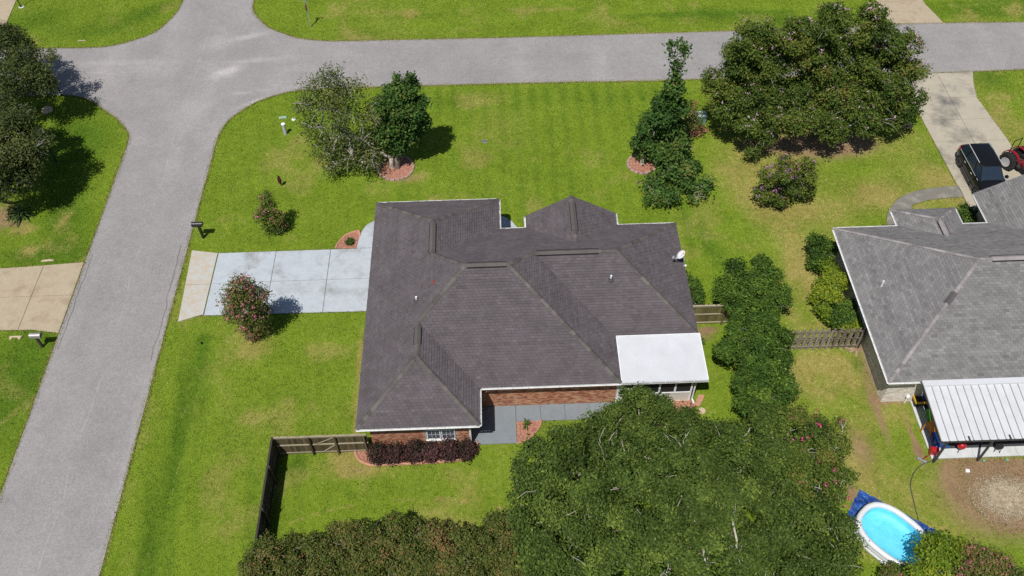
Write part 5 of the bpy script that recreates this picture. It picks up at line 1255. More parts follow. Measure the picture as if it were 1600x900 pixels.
    for a in (.9, 2.2, 3.7, 5.3):
        x, y = el(a, -.16); p = W(x, y, .772); MB().lathe(p, [(.03, -.01), (.03, .01), (.01, .015)], 8).build('air_valve', M['pipe'], t)
pool()
# garden hose from the patio to the pool
pts = smoothpts([(*G(u, v).xy, .03) for u, v in ((1482, 694), (1478, 708), (1464, 718), (1448, 723), (1434, 731), (1425, 745), (1422.5, 760), (1426, 778), (1430, 795), (1434, 810), (1438, 822))], 5)
tag(MB().tube(pts, .022, 6).build('garden_hose', M['darkgrey'], None, True), 'dark garden hose winding from the patio to the inflatable pool', 'hose')
# toys and tools at the edge of the covered patio
def slide(u, v, mat, label, w=.42, L=1.3, rot=0.0):
    p = G(u, v, .1); t = thing('toy_slide', label, 'toy slide', Vector((p.x, p.y, .08)))
    ch = MB(); N = 8; ca, sa = math.cos(rot), math.sin(rot)
    for i in range(N + 1):
        s = i/N; y = L*(.5 - s); z = .12 + .75*(1 - s)**1.7
        for x, dz in ((-w/2, .09), (-w/2 + .04, 0), (w/2 - .04, 0), (w/2, .09)): ch.v.append((p.x + x*ca - y*sa, p.y + x*sa + y*ca, .08 + z + dz))
    for i in range(N):
        for k in range(3): ch.f.append((i*4+k, i*4+k+1, (i+1)*4+k+1, (i+1)*4+k)[::-1])
    ch.build('chute', mat, t)
    for s in (-1, 1):
        b = Vector((p.x + s*w/2*ca - L*.5*sa, p.y + s*w/2*sa + L*.5*ca, .08)); MB().tube([b, b + Vector((0, 0, .9))], .03, 6).build('leg', mat, t)
    return t
slide(1450, 664, M['green'], 'bright green toy slide under the edge of the white ribbed cover', .38, 1.0, .25)
slide(1454, 685, M['orange'], 'orange toy slide below the green one at the patio corner', .36, 1.1, .35)
p = G(1462, 692, .3); t = thing('play_house', 'blue plastic toy playhouse frame beside the orange slide', 'toy', Vector((p.x + .1, p.y + .1, .08)))
q = Vector((p.x + .15, p.y + .15, .08)); MB().box(q.x-.25, q.x+.3, q.y-.3, q.y+.35, .08, .55).build('base', M['blue'], t); MB().prism([(q.x-.3, q.y-.5), (q.x-.1, q.y-.5), (q.x-.05, q.y-.32), (q.x-.25, q.y-.32)], .09, .5, .02).build('step', M['blue'], t)
p = G(1437, 624, .3); t = thing('ride_on_loader', 'yellow and black ride on toy at the upper corner of the covered patio', 'toy', Vector((p.x, p.y, .08)))
q = Vector((p.x + .12, p.y - .05, .08)); MB().prism([(q.x-.5, q.y-.32), (q.x+.55, q.y-.32), (q.x+.5, q.y+.4), (q.x-.45, q.y+.4)], .2, .45, .05).build('body', M['black'], t)
MB().bar((q.x-.52, q.y+.42, .55), (q.x-.48, q.y-.3, .5), .07, .12).bar((q.x-.52, q.y-.3, .5), (q.x+.5, q.y-.3, .5), .07, .10).build('frame', M['yellow'], t)
for dx, dy in ((-.35, -.25), (.4, -.25), (-.35, .3), (.4, .3)): MB().lathe((q.x + dx, q.y + dy, .2), [(.12, -.05), (.14, 0), (.12, .05)], 12, 'x').build('wheel', M['rubber'], t)
tb = Vector((q.x + .18, q.y + .12, .45)); tag(MB().prism([(tb.x-.18, tb.y-.22), (tb.x+.2, tb.y-.2), (tb.x+.2, tb.y+.24), (tb.x-.14, tb.y+.24)], .451, .85, .06).build('storage_tub', M['blue']), 'dark blue tub resting on the yellow and black toy', 'tub')
p = G(1420.5, 614.5, .3); tag(MB().lathe((20.75 + .9, 25.95, .0), [(.05, 0), (.05, .5), (.11, .52), (.10, .66), (.04, .7)], 10).build('tap_post', M['white']), 'small white standpipe at the corner of the pale brick wall', 'standpipe')
p = G(1459, 704, .3); tag(MB().prism([(p.x-.22, p.y-.12), (p.x+.2, p.y-.18), (p.x+.26, p.y+.1), (p.x-.15, p.y+.2)], .085, .5, .05).build('toy_crate', M['red']), 'red plastic crate at the outer corner of the covered patio', 'crate')
b0 = G(1452, 711, .5); b1 = G(1440, 719, .06); t = thing('broom', 'red handled broom with a pale head lying off the patio corner', 'broom', b1)
MB().tube([b0, b1], .022, 6).build('handle', M['red'], t); dd = Vector((.5, -.4, 0)).normalized(); MB().bar(b1 - dd*.24, b1 + dd*.24, .10, .10).build('head', M['binggrey'], t)
p = G(1500, 699, .3); t = thing('kettle_grill', 'round red ball shaped grill below the front edge of the ribbed cover', 'grill', Vector((p.x, p.y, .08)))
MB().ball((p.x, p.y, .55), .24, 14, 8).build('bowl', M['red'], t, True)
for a in (0, 2.1, 4.2): MB().tube([(p.x + .1*math.cos(a), p.y + .1*math.sin(a), .4), (p.x + .24*math.cos(a), p.y + .24*math.sin(a), .08)], .015, 6).build('leg', M['black'], t)
p = G(1477, 698, .1); tag(MB().prism([(p.x-.2, p.y-.06), (p.x+.2, p.y-.04), (p.x+.18, p.y+.1), (p.x-.18, p.y+.08)], .083, .25, .03).build('toy_bin', M['blue']), 'small blue bin under the beam of the ribbed cover', 'bin')
p = G(1557, 703, .1); t = thing('stool', 'dark stool standing on the light slab under the ribbed cover', 'stool', Vector((p.x, p.y, .08)))
MB().lathe((p.x, p.y, .5), [(.2, 0), (.2, .05), (.02, .055)], 12).build('seat', M['black'], t)
for a in (.5, 2.07, 3.64, 5.2): MB().tube([(p.x + .13*math.cos(a), p.y + .13*math.sin(a), .5), (p.x + .2*math.cos(a), p.y + .2*math.sin(a), .08)], .018, 6).build('leg', M['black'], t)
p = G(1511, 736); tag(MB().prism([(p.x-.12, p.y-.08), (p.x+.1, p.y-.1), (p.x+.13, p.y+.07), (p.x-.08, p.y+.1)], 0, .12, .04).build('crumpled_bag', M['white']), 'crumpled white bag lying on the dirt circle', 'bag')
for i, (u, v) in enumerate(((1537, 720.5), (1573, 719))):
    p = G(u, v); tag(MB().lathe(p, [(.05, 0), (.06, .06), (.05, .07)], 8).build('toy_cup', plain('mint_plastic', (.1, .5, .36), .5, .05, 3)), ('mint green cup on the dirt left of its twin', 'mint green cup on the dirt right of its twin')[i], 'cup', 'mint cups on the dirt')
# ------------------------------------------------------------------ trees, shrubs
def snoise(p, ph, f):
    return (np.sin(p[:, 0]*f + ph[0]) * np.sin(p[:, 1]*f*1.13 + ph[1]) + np.sin(p[:, 2]*f*.9 + ph[2] + p[:, 0]*f*.6) * np.sin(p[:, 1]*f*.7 + ph[3])) * .5
def leaf_quads(pos, nrm, size, asp, r):
    n = len(pos); a = r.normal(0, 1, (n, 3)); a -= nrm * (a * nrm).sum(1, keepdims=True); a /= np.linalg.norm(a, axis=1, keepdims=True) + 1e-9
    b = np.cross(nrm, a); L = size[:, None]; Wd = L * asp
    return np.stack([pos - a*L*.5, pos + b*Wd*.5 + nrm*L*.06, pos + a*L*.5, pos - b*Wd*.5 + nrm*L*.06], 1).reshape(-1, 3)
def crown_pts(lobes, n, r, per=12, spread=.28, shell=.62, gap=.0, gf=1.6, bottom=.55, rough=.22):
    lob = np.array([(*c, *rad) for c, rad in lobes]); ph = r.uniform(0, 6.28, 4)
    wgt = (lob[:, 3]*lob[:, 4] + lob[:, 3]*lob[:, 5]); wgt /= wgt.sum(); nc = max(8, n // per)
    li = r.choice(len(lob), nc * 3, p=wgt); d = r.normal(0, 1, (nc*3, 3)); d /= np.linalg.norm(d, axis=1, keepdims=True)
    keep = (d[:, 2] > -.25) | (r.random(nc*3) < bottom); li, d = li[keep], d[keep]
    rad = r.uniform(shell, 1.0, len(d)) ** .7; rad *= 1 + rough * snoise(d * 3.0 + li[:, None] * 1.7, ph, 1.4)
    c = lob[li, :3] + d * lob[li, 3:] * rad[:, None]
    if gap > 0:
        k = snoise(c, ph, gf) > -1 + gap * 1.0; c, d, li = c[k], d[k], li[k]
    # drop clumps deep inside another lobe
    inside = np.zeros(len(c), bool)
    for q in lob: inside |= (((c - q[:3]) / q[3:]) ** 2).sum(1) < .40
    k = ~inside | (r.random(len(c)) < .06); c, d, li = c[k], d[k], li[k]
    c, d, li = c[:nc], d[:nc], li[:nc]; m = len(c)
    lt = r.normal(0, .15, len(lob)); ct = r.normal(0, .09, m) + .10 * snoise(c, ph, .9) + lt[li]
    p = np.repeat(c, per, 0) + r.normal(0, spread, (m*per, 3)) * (1, 1, .75); dd = np.repeat(d, per, 0); tt = np.repeat(ct, per)
    return p, dd, tt
def puffed(lobes, r, pr, cover=1.0):
    out = []; L = np.array([(*c, *rad) for c, rad in lobes])
    for q in L:
        if q[3] < pr * 1.15: out.append((tuple(q[:3]), tuple(q[3:]))); continue
        area = 2 * math.pi * q[3] * q[3] * 1.3; k = max(3, int(cover * area / (math.pi * pr * pr) * .75))
        d = r.normal(0, 1, (k * 4, 3)); d /= np.linalg.norm(d, axis=1, keepdims=True); d = d[d[:, 2] > -.45][:k]
        for e in d:
            s = pr * r.uniform(.65, 1.35); rr_ = np.maximum(q[3:] - s * .55, q[3:] * .45); c = q[:3] + e * rr_ * r.uniform(.88, 1.08)
            c[2] = max(c[2], s * .5)
            if (((c - L[:, :3]) / np.maximum(L[:, 3:] * .72, .05)) ** 2).sum(1).min() < .5: continue
            out.append((tuple(c), (s, s, s * .9)))
    return out or lobes
def foliage(name, lobes, n, size, mat, parent, r, asp=.55, tint=.42, tv=.21, up=.55, jit=1.05, puff=None, **kw):
    if puff: lobes = puffed(lobes, r, puff)
    size *= 1.15; n = int(n * .95)
    p, d, tt = crown_pts(lobes, n, r, **kw)
    k = p[:, 2] > .04; p, d, tt = p[k], d[k], tt[k]; m = len(p)
    nr = d * .55 + np.array([0, 0, up]) + r.normal(0, jit, (m, 3)) * .6; nr /= np.linalg.norm(nr, axis=1, keepdims=True)
    v = leaf_quads(p, nr, size * r.uniform(.65, 1.35, m), asp, r)
    t = np.clip(tint + tt + r.normal(0, tv, m), 0, 1)
    return fast_mesh(name, v, 4, mat, parent, {'tint': t})
def blossoms(lobes, n, size, mat, parent, r, per=9, spread=.09, top=.1):
    lob = np.array([(*c, *rad) for c, rad in lobes]); wgt = lob[:, 3]**2; wgt /= wgt.sum()
    li = r.choice(len(lob), n * 4, p=wgt); d = r.normal(0, 1, (n*4, 3)); d /= np.linalg.norm(d, axis=1, keepdims=True); k = d[:, 2] > top; li, d = li[k][:n], d[k][:n]
    c = lob[li, :3] + d * lob[li, 3:] * r.uniform(.98, 1.12, len(d))[:, None]; m = len(c)
    p = np.repeat(c, per, 0) + r.normal(0, spread, (m*per, 3)); nr = r.normal(0, 1, (m*per, 3)) + (0, 0, .8); nr /= np.linalg.norm(nr, axis=1, keepdims=True)
    v = leaf_quads(p, nr, size * r.uniform(.6, 1.3, m*per), .8, r)
    return fast_mesh('blossoms', v, 4, mat, parent, {'tint': r.random(m*per)})
def limbs(mb, a, b, r0, r1, rr, n=5, wob=.08):
    a = Vector(a); b = Vector(b); L = (b - a).length; pts = []; rad = []
    for i in range(n + 1):
        s = i / n; p = a.lerp(b, s) + Vector((rr.uniform(-1, 1), rr.uniform(-1, 1), rr.uniform(-.5, .5))) * L * wob * math.sin(math.pi * min(1, s * 1.1)) ; p.z += L * .10 * math.sin(math.pi * s)
        pts.append(p); rad.append(r0 + (r1 - r0) * s)
    mb.tube(pts, rad, 6); return pts
def tree(name, label, cat, base, lobes, n, size, leaf, bark, seed, tr=.14, fork=.8, stems=1, twigs=3, twiglen=1.0, group=None, fl=None, forks=(), kw=None, bare=0, part='trunk'):
    r = np.random.default_rng(seed); rr = random.Random(seed); base = Vector((base[0], base[1], 0))
    t = thing(name, label, cat, base, group)
    mb = MB(); roots = []
    for s in range(stems):
        a = 2*math.pi*s/stems + rr.random(); b0 = base + Vector((math.cos(a), math.sin(a), 0)) * (tr*1.2 if stems > 1 else 0)
        fk = base + Vector((math.cos(a), math.sin(a), 0)) * (fork*.35 if stems > 1 else .05) + Vector((0, 0, fork))
        mb.tube([b0 - Vector((0, 0, .15)), b0 + Vector((0, 0, .08)), b0.lerp(fk, .5), fk], [tr*1.5, tr*1.15, tr, tr*.9], 8); roots.append(fk)
    nodes = [(q, tr * .8) for q in roots]
    for i, (c, rad) in enumerate(sorted(lobes, key=lambda q: (Vector(q[0]) - roots[0]).length)):
        c = Vector(c); fk, fr = min(nodes, key=lambda q: (q[0] - c).length + 1.2 * max(0, q[0].z - c.z))
        if c.z < fk.z and fk in roots: fk = Vector((fk.x, fk.y, max(.2, c.z * .6)))
        r1 = max(tr * .14, fr * .62); pts = limbs(mb, fk, c, fr * .85, r1, rr); nodes.append((c, r1)); nodes.append((pts[3], fr * .75))
        for k in range(twigs):
            d = Vector((rr.gauss(0, 1), rr.gauss(0, 1), rr.gauss(.3, .8))).normalized(); q = c + Vector((d.x*rad[0], d.y*rad[1], d.z*rad[2])) * twiglen
            if q.z > .1: limbs(mb, pts[rr.choice((3, 4, 5))], q, tr*.17, tr*.04 + .004, rr, 3, .06)
    for (u, v, z, L) in forks:
        p = G(u, v, z); q = p - Vector((0, 0, .9)); tgt = min(nodes, key=lambda a: (a[0] - q).length)[0]
        limbs(mb, tgt, q, .06, .05, rr, 3)
        for k in range(4):
            d = Vector((rr.gauss(0, .55), rr.gauss(.35, .5), 1)).normalized(); e = q + d * L * rr.uniform(.7, 1.2); limbs(mb, q, e, .042, .015, rr, 3, .06)
            f = e + Vector((rr.gauss(0, .5), rr.gauss(.3, .5), .5)).normalized() * L * .5; limbs(mb, e, f, .018, .006, rr, 2, .05)
    mb.build(part, bark, t, True)
    kw = dict(kw or {}); pf = kw.pop('puff', None)
    core = [(c, tuple(q * .58 for q in rad)) for c, rad in lobes]
    if pf: lobes = puffed(lobes, r, pf, .58)
    foliage('crown', lobes + (core if pf else []), n, size, leaf, t, r, **kw)
    if fl: blossoms(lobes, fl[0], fl[1], fl[2], t, r, *(fl[3:]))
    return t
def LY(y, *ls):     # lobes surveyed against the vertical plane y
    out = []
    for q in ls:
        u, v, rp = q[:3]; yy = q[3] if len(q) > 3 else y; p = GY(u, v, yy); rad = px(rp, p); p.z = max(p.z, rad * .5); out.append((tuple(p), (rad, rad, rad * (q[4] if len(q) > 4 else .85))))
    return out
def LZ(z, *ls):     # lobes surveyed at a level z
    out = []
    for q in ls:
        u, v, rp = q[:3]; zz = q[3] if len(q) > 3 else z; p = G(u, v, zz); rad = px(rp, p); out.append((tuple(p), (rad, rad, rad * (q[4] if len(q) > 4 else .85))))
    return out
# left corner oaks
tree('oak_tree', 'dark oak overhanging the cross street at the left edge, the upper one', 'tree', (-36, 51), LZ(4.0, (0, 85, 46), (42, 88, 34), (62, 122, 30), (15, 60, 26), (30, 128, 38), (75, 135, 20, 3.2), (55, 100, 30), (-25, 110, 40), (5, 140, 36, 3.2)), 34000, .15, M['lf_oak'], M['bark'], 1, .22, 1.6, kw=dict(gap=.8, gf=3.4, spread=.2, tint=.42, asp=.45, puff=.7))
tree('oak_tree', 'dark oak shading the left corner lawn, the lower one beside a sago palm', 'tree', (-35.5, 43.2), LZ(4.3, (0, 185, 42), (32, 205, 40), (55, 232, 24), (12, 262, 36), (28, 285, 20, 3.4), (45, 262, 22, 3.2), (-22, 230, 50), (-10, 290, 30, 3), (62, 215, 16), (40, 178, 20), (20, 235, 40, 3.4), (48, 250, 24, 3.2), (5, 300, 26, 2.6)), 36000, .15, M['lf_oak'], M['greybark'], 2, .22, 1.6, twigs=7, kw=dict(gap=.85, gf=3.4, spread=.2, tint=.42, asp=.45, puff=.7))
# pair in the stone ring left of centre
tree('evergreen_tree', 'dense glossy dark green tree on the right side of the red mulch ring', 'tree', (-6.95, 46.0), LY(46.4, (621, 122, 6), (640, 121, 6), (620, 138, 15), (640, 140, 14), (612, 160, 24), (640, 165, 26), (628, 185, 32), (650, 190, 18), (610, 205, 26), (642, 212, 24), (622, 228, 24), (620, 150, 20)), 26000, .17, M['lf_mag'], M['bark'], 3, .17, 1.0, kw=dict(per=8, spread=.13, shell=.75, tint=.45, asp=.6, bottom=.8, puff=.38, rough=.4))
tree('sparse_tree', 'sparse grey green tree with pale bare branches leaning left from the red mulch ring', 'tree', (-7.35, 46.1), LY(46.2, (492, 138, 20), (520, 122, 18), (548, 140, 20), (475, 165, 18), (505, 172, 26), (540, 178, 24), (490, 200, 20), (525, 215, 26), (560, 215, 24), (580, 180, 18), (590, 160, 14), (575, 235, 22), (505, 235, 18, 45.6), (545, 248, 22, 45.6), (578, 258, 16, 45.2), (528, 150, 18), (520, 262, 12, 45.2)), 10800, .145, M['lf_airy'], M['palebark'], 4, .15, .9, twigs=11, twiglen=1.15, forks=((500, 160, 4.2, .9), (530, 190, 3.6, 1.0), (548, 228, 2.8, 1.0), (512, 205, 3.2, .9), (562, 205, 3.4, .9), (540, 160, 4.4, .9)), kw=dict(gap=.45, gf=1.5, spread=.26, shell=.4, tint=.45, asp=.5, per=9))
# tall narrow tree
tree('tall_tree', 'tall narrow dark tree with a thin leafy leader reaching over the street', 'tree', (9.75, 45.6), LY(45.8, (1048, 72, 3.5, 45.8, 1.6), (1051, 86, 3.5, 45.8, 1.6), (1056, 100, 4, 45.8, 1.6), (1061, 68, 3, 45.8, 1.4), (1068, 74, 4, 45.8, 1.2), (1070, 84, 3, 45.8, 1.5), (1064, 96, 3.5, 45.8, 1.6), (1060, 112, 4.5, 45.8, 1.5), (1056, 122, 6, 45.8, 1.4), (1054, 131, 8), (1057, 140, 8), (1052, 140, 12), (1044, 158, 15), (1036, 178, 18), (1055, 172, 14), (1022, 200, 20), (1045, 202, 22), (1012, 225, 18), (1038, 230, 24), (1060, 222, 16), (1008, 243, 14), (1048, 252, 14), (1075, 255, 8, 45.2), (1086, 262, 7, 44.8), (998, 222, 9), (1066, 232, 9), (1030, 160, 9)), 24000, .18, M['lf_mag'], M['palebark'], 5, .15, 1.0, twigs=5, kw=dict(per=8, spread=.17, shell=.5, tint=.42, asp=.6, gap=.35, gf=2.2, rough=.5, puff=.42))
tree('fallen_limb', 'broken leafy limb with pale branches lying on the lawn below the tall narrow tree', 'limb', (10.6, 44.2), LZ(.75, (1030, 285, 18), (1050, 272, 16, 1.2), (1028, 310, 15), (1045, 312, 14), (1070, 268, 14, 1.2), (1075, 290, 14), (1098, 290, 12), (1092, 308, 13), (1015, 292, 9), (1108, 283, 6)), 4300, .18, M['lf_mag'], M['palebark'], 6, .09, .5, twigs=7, part='branches', kw=dict(per=9, spread=.2, shell=.4, tint=.45, asp=.6, gap=.6, gf=3, puff=.34, rough=.4))
tree('crape_myrtle', 'thin sparse crape myrtle with a few hot pink blooms behind the tall narrow tree', 'tree', G(1076, 238).xy, LY(48.6, (1078, 170, 12), (1085, 188, 14), (1072, 200, 14), (1088, 210, 12), (1070, 222, 12), (1062, 185, 10)), 2600, .12, M['lf_hedge'], M['greybark'], 7, .04, .4, 4, twigs=8, fl=(16, .13, M['fl_hot']), kw=dict(spread=.2, tint=.6))
# big crape myrtle
tree('crape_myrtle', 'huge spreading crape myrtle with pale pink blooms beside the stained driveway', 'tree', (22.4, 48.4), LY(48.4, (1180, 62, 34), (1235, 52, 36), (1295, 42, 36), (1355, 40, 34), (1395, 70, 34), (1150, 100, 34), (1200, 105, 42), (1270, 95, 46), (1340, 95, 44), (1408, 110, 32), (1424, 150, 18), (1135, 135, 32), (1230, 100, 56, 49.4), (1310, 95, 58, 49.4), (1380, 110, 46, 49.2), (1170, 120, 42, 49.2),
   (1180, 155, 40, 47.6), (1240, 150, 44, 47.4), (1310, 150, 44, 47.4), (1370, 150, 40, 47.6), (1408, 172, 24, 47.6), (1125, 165, 22, 47.6), (1165, 192, 30, 46.4), (1220, 190, 32, 46.0), (1285, 188, 34, 46.0), (1345, 190, 30, 46.2), (1392, 195, 18, 46.6), (1190, 218, 18, 45.6), (1175, 235, 12, 45.4), (1310, 208, 16, 45.6)), 150000, .14, M['lf_crape'], M['greybark'], 8, .13, 1.0, 6, twigs=3, fl=(620, .105, M['fl_pale'], 6, .05, .62), kw=dict(per=12, spread=.16, shell=.75, tint=.46, gap=.84, gf=3.6, puff=.6))
tree('crape_myrtle', 'rounded crape myrtle with purple blooms in the middle of the eastern lawn', 'tree', (18.8, 41.7), LY(41.3, (1228, 268, 26), (1205, 282, 20), (1252, 275, 22), (1238, 292, 24), (1212, 302, 18), (1255, 298, 16), (1225, 312, 16), (1190, 300, 14), (1265, 262, 12)), 10000, .13, M['lf_crape'], M['greybark'], 9, .06, .5, 5, twigs=4, fl=(85, .10, M['fl_purple'], 7, .06, .35), kw=dict(spread=.13, shell=.5, tint=.58, puff=.36, gap=.8, gf=4))
tree('crape_myrtle', 'small slim crape myrtle with pink blooms on the left front lawn', 'tree', (-14.1, 40.25), LY(40.4, (414, 308, 9), (420, 325, 12), (410, 338, 11), (430, 340, 12), (424, 354, 12), (440, 352, 8), (436, 364, 8)), 4200, .11, M['lf_crape'], M['greybark'], 10, .035, .35, 5, twigs=4, fl=(60, .10, M['fl_pink'], 7, .06, -.3), kw=dict(spread=.15, shell=.4, tint=.55))
tree('crape_myrtle', 'bushy crape myrtle with many pink blooms beside the pale driveway', 'tree', (-14.9, 31.85), LY(32.0, (375, 452, 18), (398, 465, 20), (362, 468, 15), (385, 482, 24), (405, 492, 17), (365, 490, 14), (392, 508, 18), (410, 512, 10), (398, 524, 12), (380, 440, 10)), 10500, .11, M['lf_hedge'], M['greybark'], 11, .05, .4, 6, twigs=5, fl=(210, .10, M['fl_pink'], 8, .06, .0), kw=dict(spread=.18, shell=.5, tint=.48))
# evergreen mass right of the house
SH = 'big evergreen shrubs between the two houses'
def shrub(label, lobes, n, size, leaf, seed, cat='shrub', name='shrub', group=None, bark=None, kw=None, fl=None, tw=3, base=None):
    if base is None:
        c = sum((Vector(q[0]) for q in lobes), Vector()) / len(lobes); base = c
    return tree(name, label, cat, (base[0], base[1]), lobes, n, size, leaf, bark or M['greybark'], seed, .05, .3, 4, twigs=tw, group=group, fl=fl, part='stems', kw=kw)
KS = dict(spread=.12, shell=.72, tint=.44, gap=.8, gf=4.6, puff=.42, rough=.4)
shrub('top one of the big evergreen shrubs right of the brown roof', LZ(2.0, (1150, 435, 26, 2.4), (1182, 432, 28, 2.6), (1208, 450, 22), (1140, 462, 22), (1172, 465, 32, 2.6), (1205, 478, 26), (1160, 487, 24), (1225, 470, 10)), 26000, .13, M['lf_shrub'], 12, group=SH, kw=KS)
shrub('middle one of the big evergreen shrubs, against the grey fence end', LZ(2.2, (1148, 530, 22), (1184, 524, 30, 2.8), (1208, 535, 26, 2.4), (1140, 546, 18), (1176, 556, 28, 2.6), (1212, 562, 20), (1228, 530, 12)), 24000, .13, M['lf_shrub'], 13, group=SH, kw=KS)
shrub('lowest of the big evergreen shrubs, touching the tree canopy', LZ(2.2, (1172, 596, 22), (1200, 590, 32, 2.6), (1225, 605, 18), (1180, 618, 26), (1212, 630, 26), (1170, 640, 22)), 16000, .13, M['lf_shrub'], 14, group=SH, kw=dict(KS, gap=.25), bark=M['palebark'], tw=5)
shrub('dark conical shrub at the front left corner of the grey roofed house', LZ(1.2, (1282, 380, 16, 1.7), (1275, 395, 16), (1290, 398, 18), (1284, 412, 16, .9), (1270, 410, 10, .8)), 7000, .12, M['lf_shrub'], 15, kw=dict(KS, tint=.36))
shrub('bright light green shrub along the left wall of the grey roofed house', LZ(1.2, (1298, 425, 15), (1286, 440, 16), (1304, 445, 18, 1.5), (1282, 460, 14, .9), (1300, 465, 16), (1285, 480, 10, .8), (1318, 432, 10), (1295, 490, 12, .8)), 7500, .14, M['lf_light'], 16, kw=dict(KS, tint=.62))
shrub('dark green shrub between the light green ones by the pale brick wall', LZ(1.1, (1320, 478, 16), (1312, 492, 14), (1326, 495, 12), (1305, 500, 9, .7)), 4500, .12, M['lf_shrub'], 17, kw=KS)
shrub('yellow green shrub just above the grey fence by the pale brick wall', LZ(.8, (1334, 505, 10), (1322, 512, 9), (1342, 512, 8), (1310, 514, 6)), 2600, .13, M['lf_light'], 18, kw=dict(KS, tint=.7))
shrub('small green shrub between the porch roof and garage roof of the grey house', LZ(.9, (1508, 335, 12), (1520, 342, 12), (1512, 345, 10), (1528, 338, 8)), 3600, .12, M['lf_shrub'], 19, kw=KS)
shrub('leafy green shrub against the right eave of the brown roofed house', LZ(.8, (1084, 447, 9), (1088, 458, 9), (1082, 465, 8), (1092, 465, 6), (1080, 437, 7)), 2600, .12, M['lf_shrub'], 20, kw=KS)
# burgundy shrubs under the kitchen window
LB = ('leftmost burgundy shrub below the brick wall, with the greenest base', 'second burgundy shrub from the left below the brick wall', 'burgundy shrub left of the twin window', 'burgundy shrub under the left half of the twin window', 'burgundy shrub under the right half of the twin window', 'rightmost burgundy shrub beside the grey patio')
for i, (u, v) in enumerate(((590, 706), (617, 704), (646, 703), (673, 702), (701, 701), (727, 700))):
    o = (0, 3, -2, 2, -1, 2)[i]
    shrub(LB[i], LZ(.55, (u, v + 3 + o, 9), (u + 4, v - 3 + o, 6, .85), (u - 6, v, 6, .7), (u + 3, v + 11, 6, .35), (u - 5, v + 10, 6, .35), (u + 7, v + 4, 6, .5), (u - 1, v - 7 + o, 5, 1.0)), 2800, .10, M['lf_loro'], 30 + i, group='burgundy shrubs in the bed below the brick wall', kw=dict(spread=.13, shell=.35, tint=.48 if i else .38, asp=.6, rough=.4), tw=5)
# canopy at the bottom
KC = dict(per=12, spread=.15, shell=.74, tint=.45, gap=.92, gf=3.4, puff=.5)
CA = 'broad leafy trees along the bottom edge'
tree('leafy_tree', 'leafy tree rising in front of the white patio cover, hiding part of the screened room', 'tree', (7.3, 23.6), LZ(3.4, (1005, 618, 22, 4.2), (985, 635, 22), (1020, 640, 24), (1000, 660, 34, 3.6), (1040, 668, 26), (960, 668, 28), (1075, 655, 16), (930, 675, 24), (1085, 680, 26)), 30000, .12, M['lf_can'], M['palebark'], 21, .09, .8, 4, twigs=2, group=CA, kw=KC)
tree('leafy_tree', 'broad leafy tree bordering the back lawn, leftmost along the bottom edge', 'tree', (3.0, 20.3), LZ(3.8, (850, 720, 34), (820, 755, 26), (885, 700, 32), (900, 745, 46, 4.4), (850, 775, 42), (830, 815, 36), (880, 820, 48, 4.4), (925, 790, 46, 4.6), (850, 860, 44), (905, 870, 46, 4.2), (805, 765, 14, 3.2), (835, 730, 14), (870, 905, 40)), 52000, .13, M['lf_can'], M['palebark'], 22, .12, 1.0, 5, twigs=2, twiglen=.98, group=CA, kw=KC, forks=((945, 715, 4.7, 1.2), (925, 795, 5.2, 1.1), (860, 855, 4.7, .6)))
tree('leafy_tree', 'largest leafy tree in the middle of the bottom canopy with pale forked branches showing', 'tree', (8.0, 18.5), LZ(4.2, (960, 720, 38), (1005, 715, 40, 4.6), (985, 770, 50, 5), (1040, 755, 48, 5), (960, 830, 48), (1020, 830, 52, 5), (1080, 800, 48, 5), (980, 885, 46), (1050, 885, 50), (1095, 720, 34), (1060, 700, 30), (1100, 860, 46, 4.6)), 60000, .13, M['lf_can'], M['palebark'], 23, .14, 1.2, 6, twigs=2, twiglen=.98, group=CA, kw=KC, forks=((1020, 755, 5.2, 1.0), (1075, 700, 4.8, 1.2), (1110, 880, 5, .6), (980, 705, 4.8, .7), (1040, 895, 5.5, .6)))
tree('leafy_tree', 'leafy tree right of the centre of the bottom canopy, reaching to the big shrubs', 'tree', (13.2, 21.0), LZ(3.8, (1120, 680, 30), (1150, 690, 36), (1190, 665, 30), (1140, 735, 44, 4.4), (1190, 720, 42, 4.2), (1150, 790, 46, 4.4), (1200, 780, 44), (1235, 730, 30)), 42000, .12, M['lf_can'], M['palebark'], 24, .12, 1.0, 5, twigs=2, twiglen=.98, group=CA, kw=dict(KC, tint=.42), forks=((1135, 790, 5, 1.1), (1140, 690, 4.6, .9), (1155, 865, 5, .6)))
tree('crape_myrtle', 'bronze tinged crape myrtle with scattered pink blooms at the right side of the bottom canopy', 'tree', (15.4, 20.3), LZ(3.4, (1235, 655, 24), (1262, 665, 28), (1280, 700, 32, 4), (1310, 690, 18), (1245, 710, 34, 4), (1300, 735, 28), (1260, 760, 38, 4), (1318, 660, 10), (1215, 690, 26), (1305, 775, 24), (1325, 745, 10)), 34000, .11, M['lf_crape'], M['palebark'], 25, .08, .8, 6, twigs=3, fl=(30, .10, M['fl_hot'], 7, .06, .1), kw=dict(KC, tint=.52, shell=.6))
tree('leafy_tree', 'dense leafy tree at the bottom right of the canopy, overhanging the inflatable pool', 'tree', (14.0, 17.4), LZ(3.6, (1180, 850, 44), (1235, 830, 46, 4.2), (1285, 825, 38), (1315, 830, 22), (1265, 880, 44), (1310, 875, 30), (1150, 900, 44), (1210, 900, 44), (1330, 850, 14), (1330, 895, 18), (1130, 840, 30)), 46000, .12, M['lf_can'], M['palebark'], 26, .12, 1.0, 5, twigs=2, group=CA, kw=dict(KC, tint=.38))
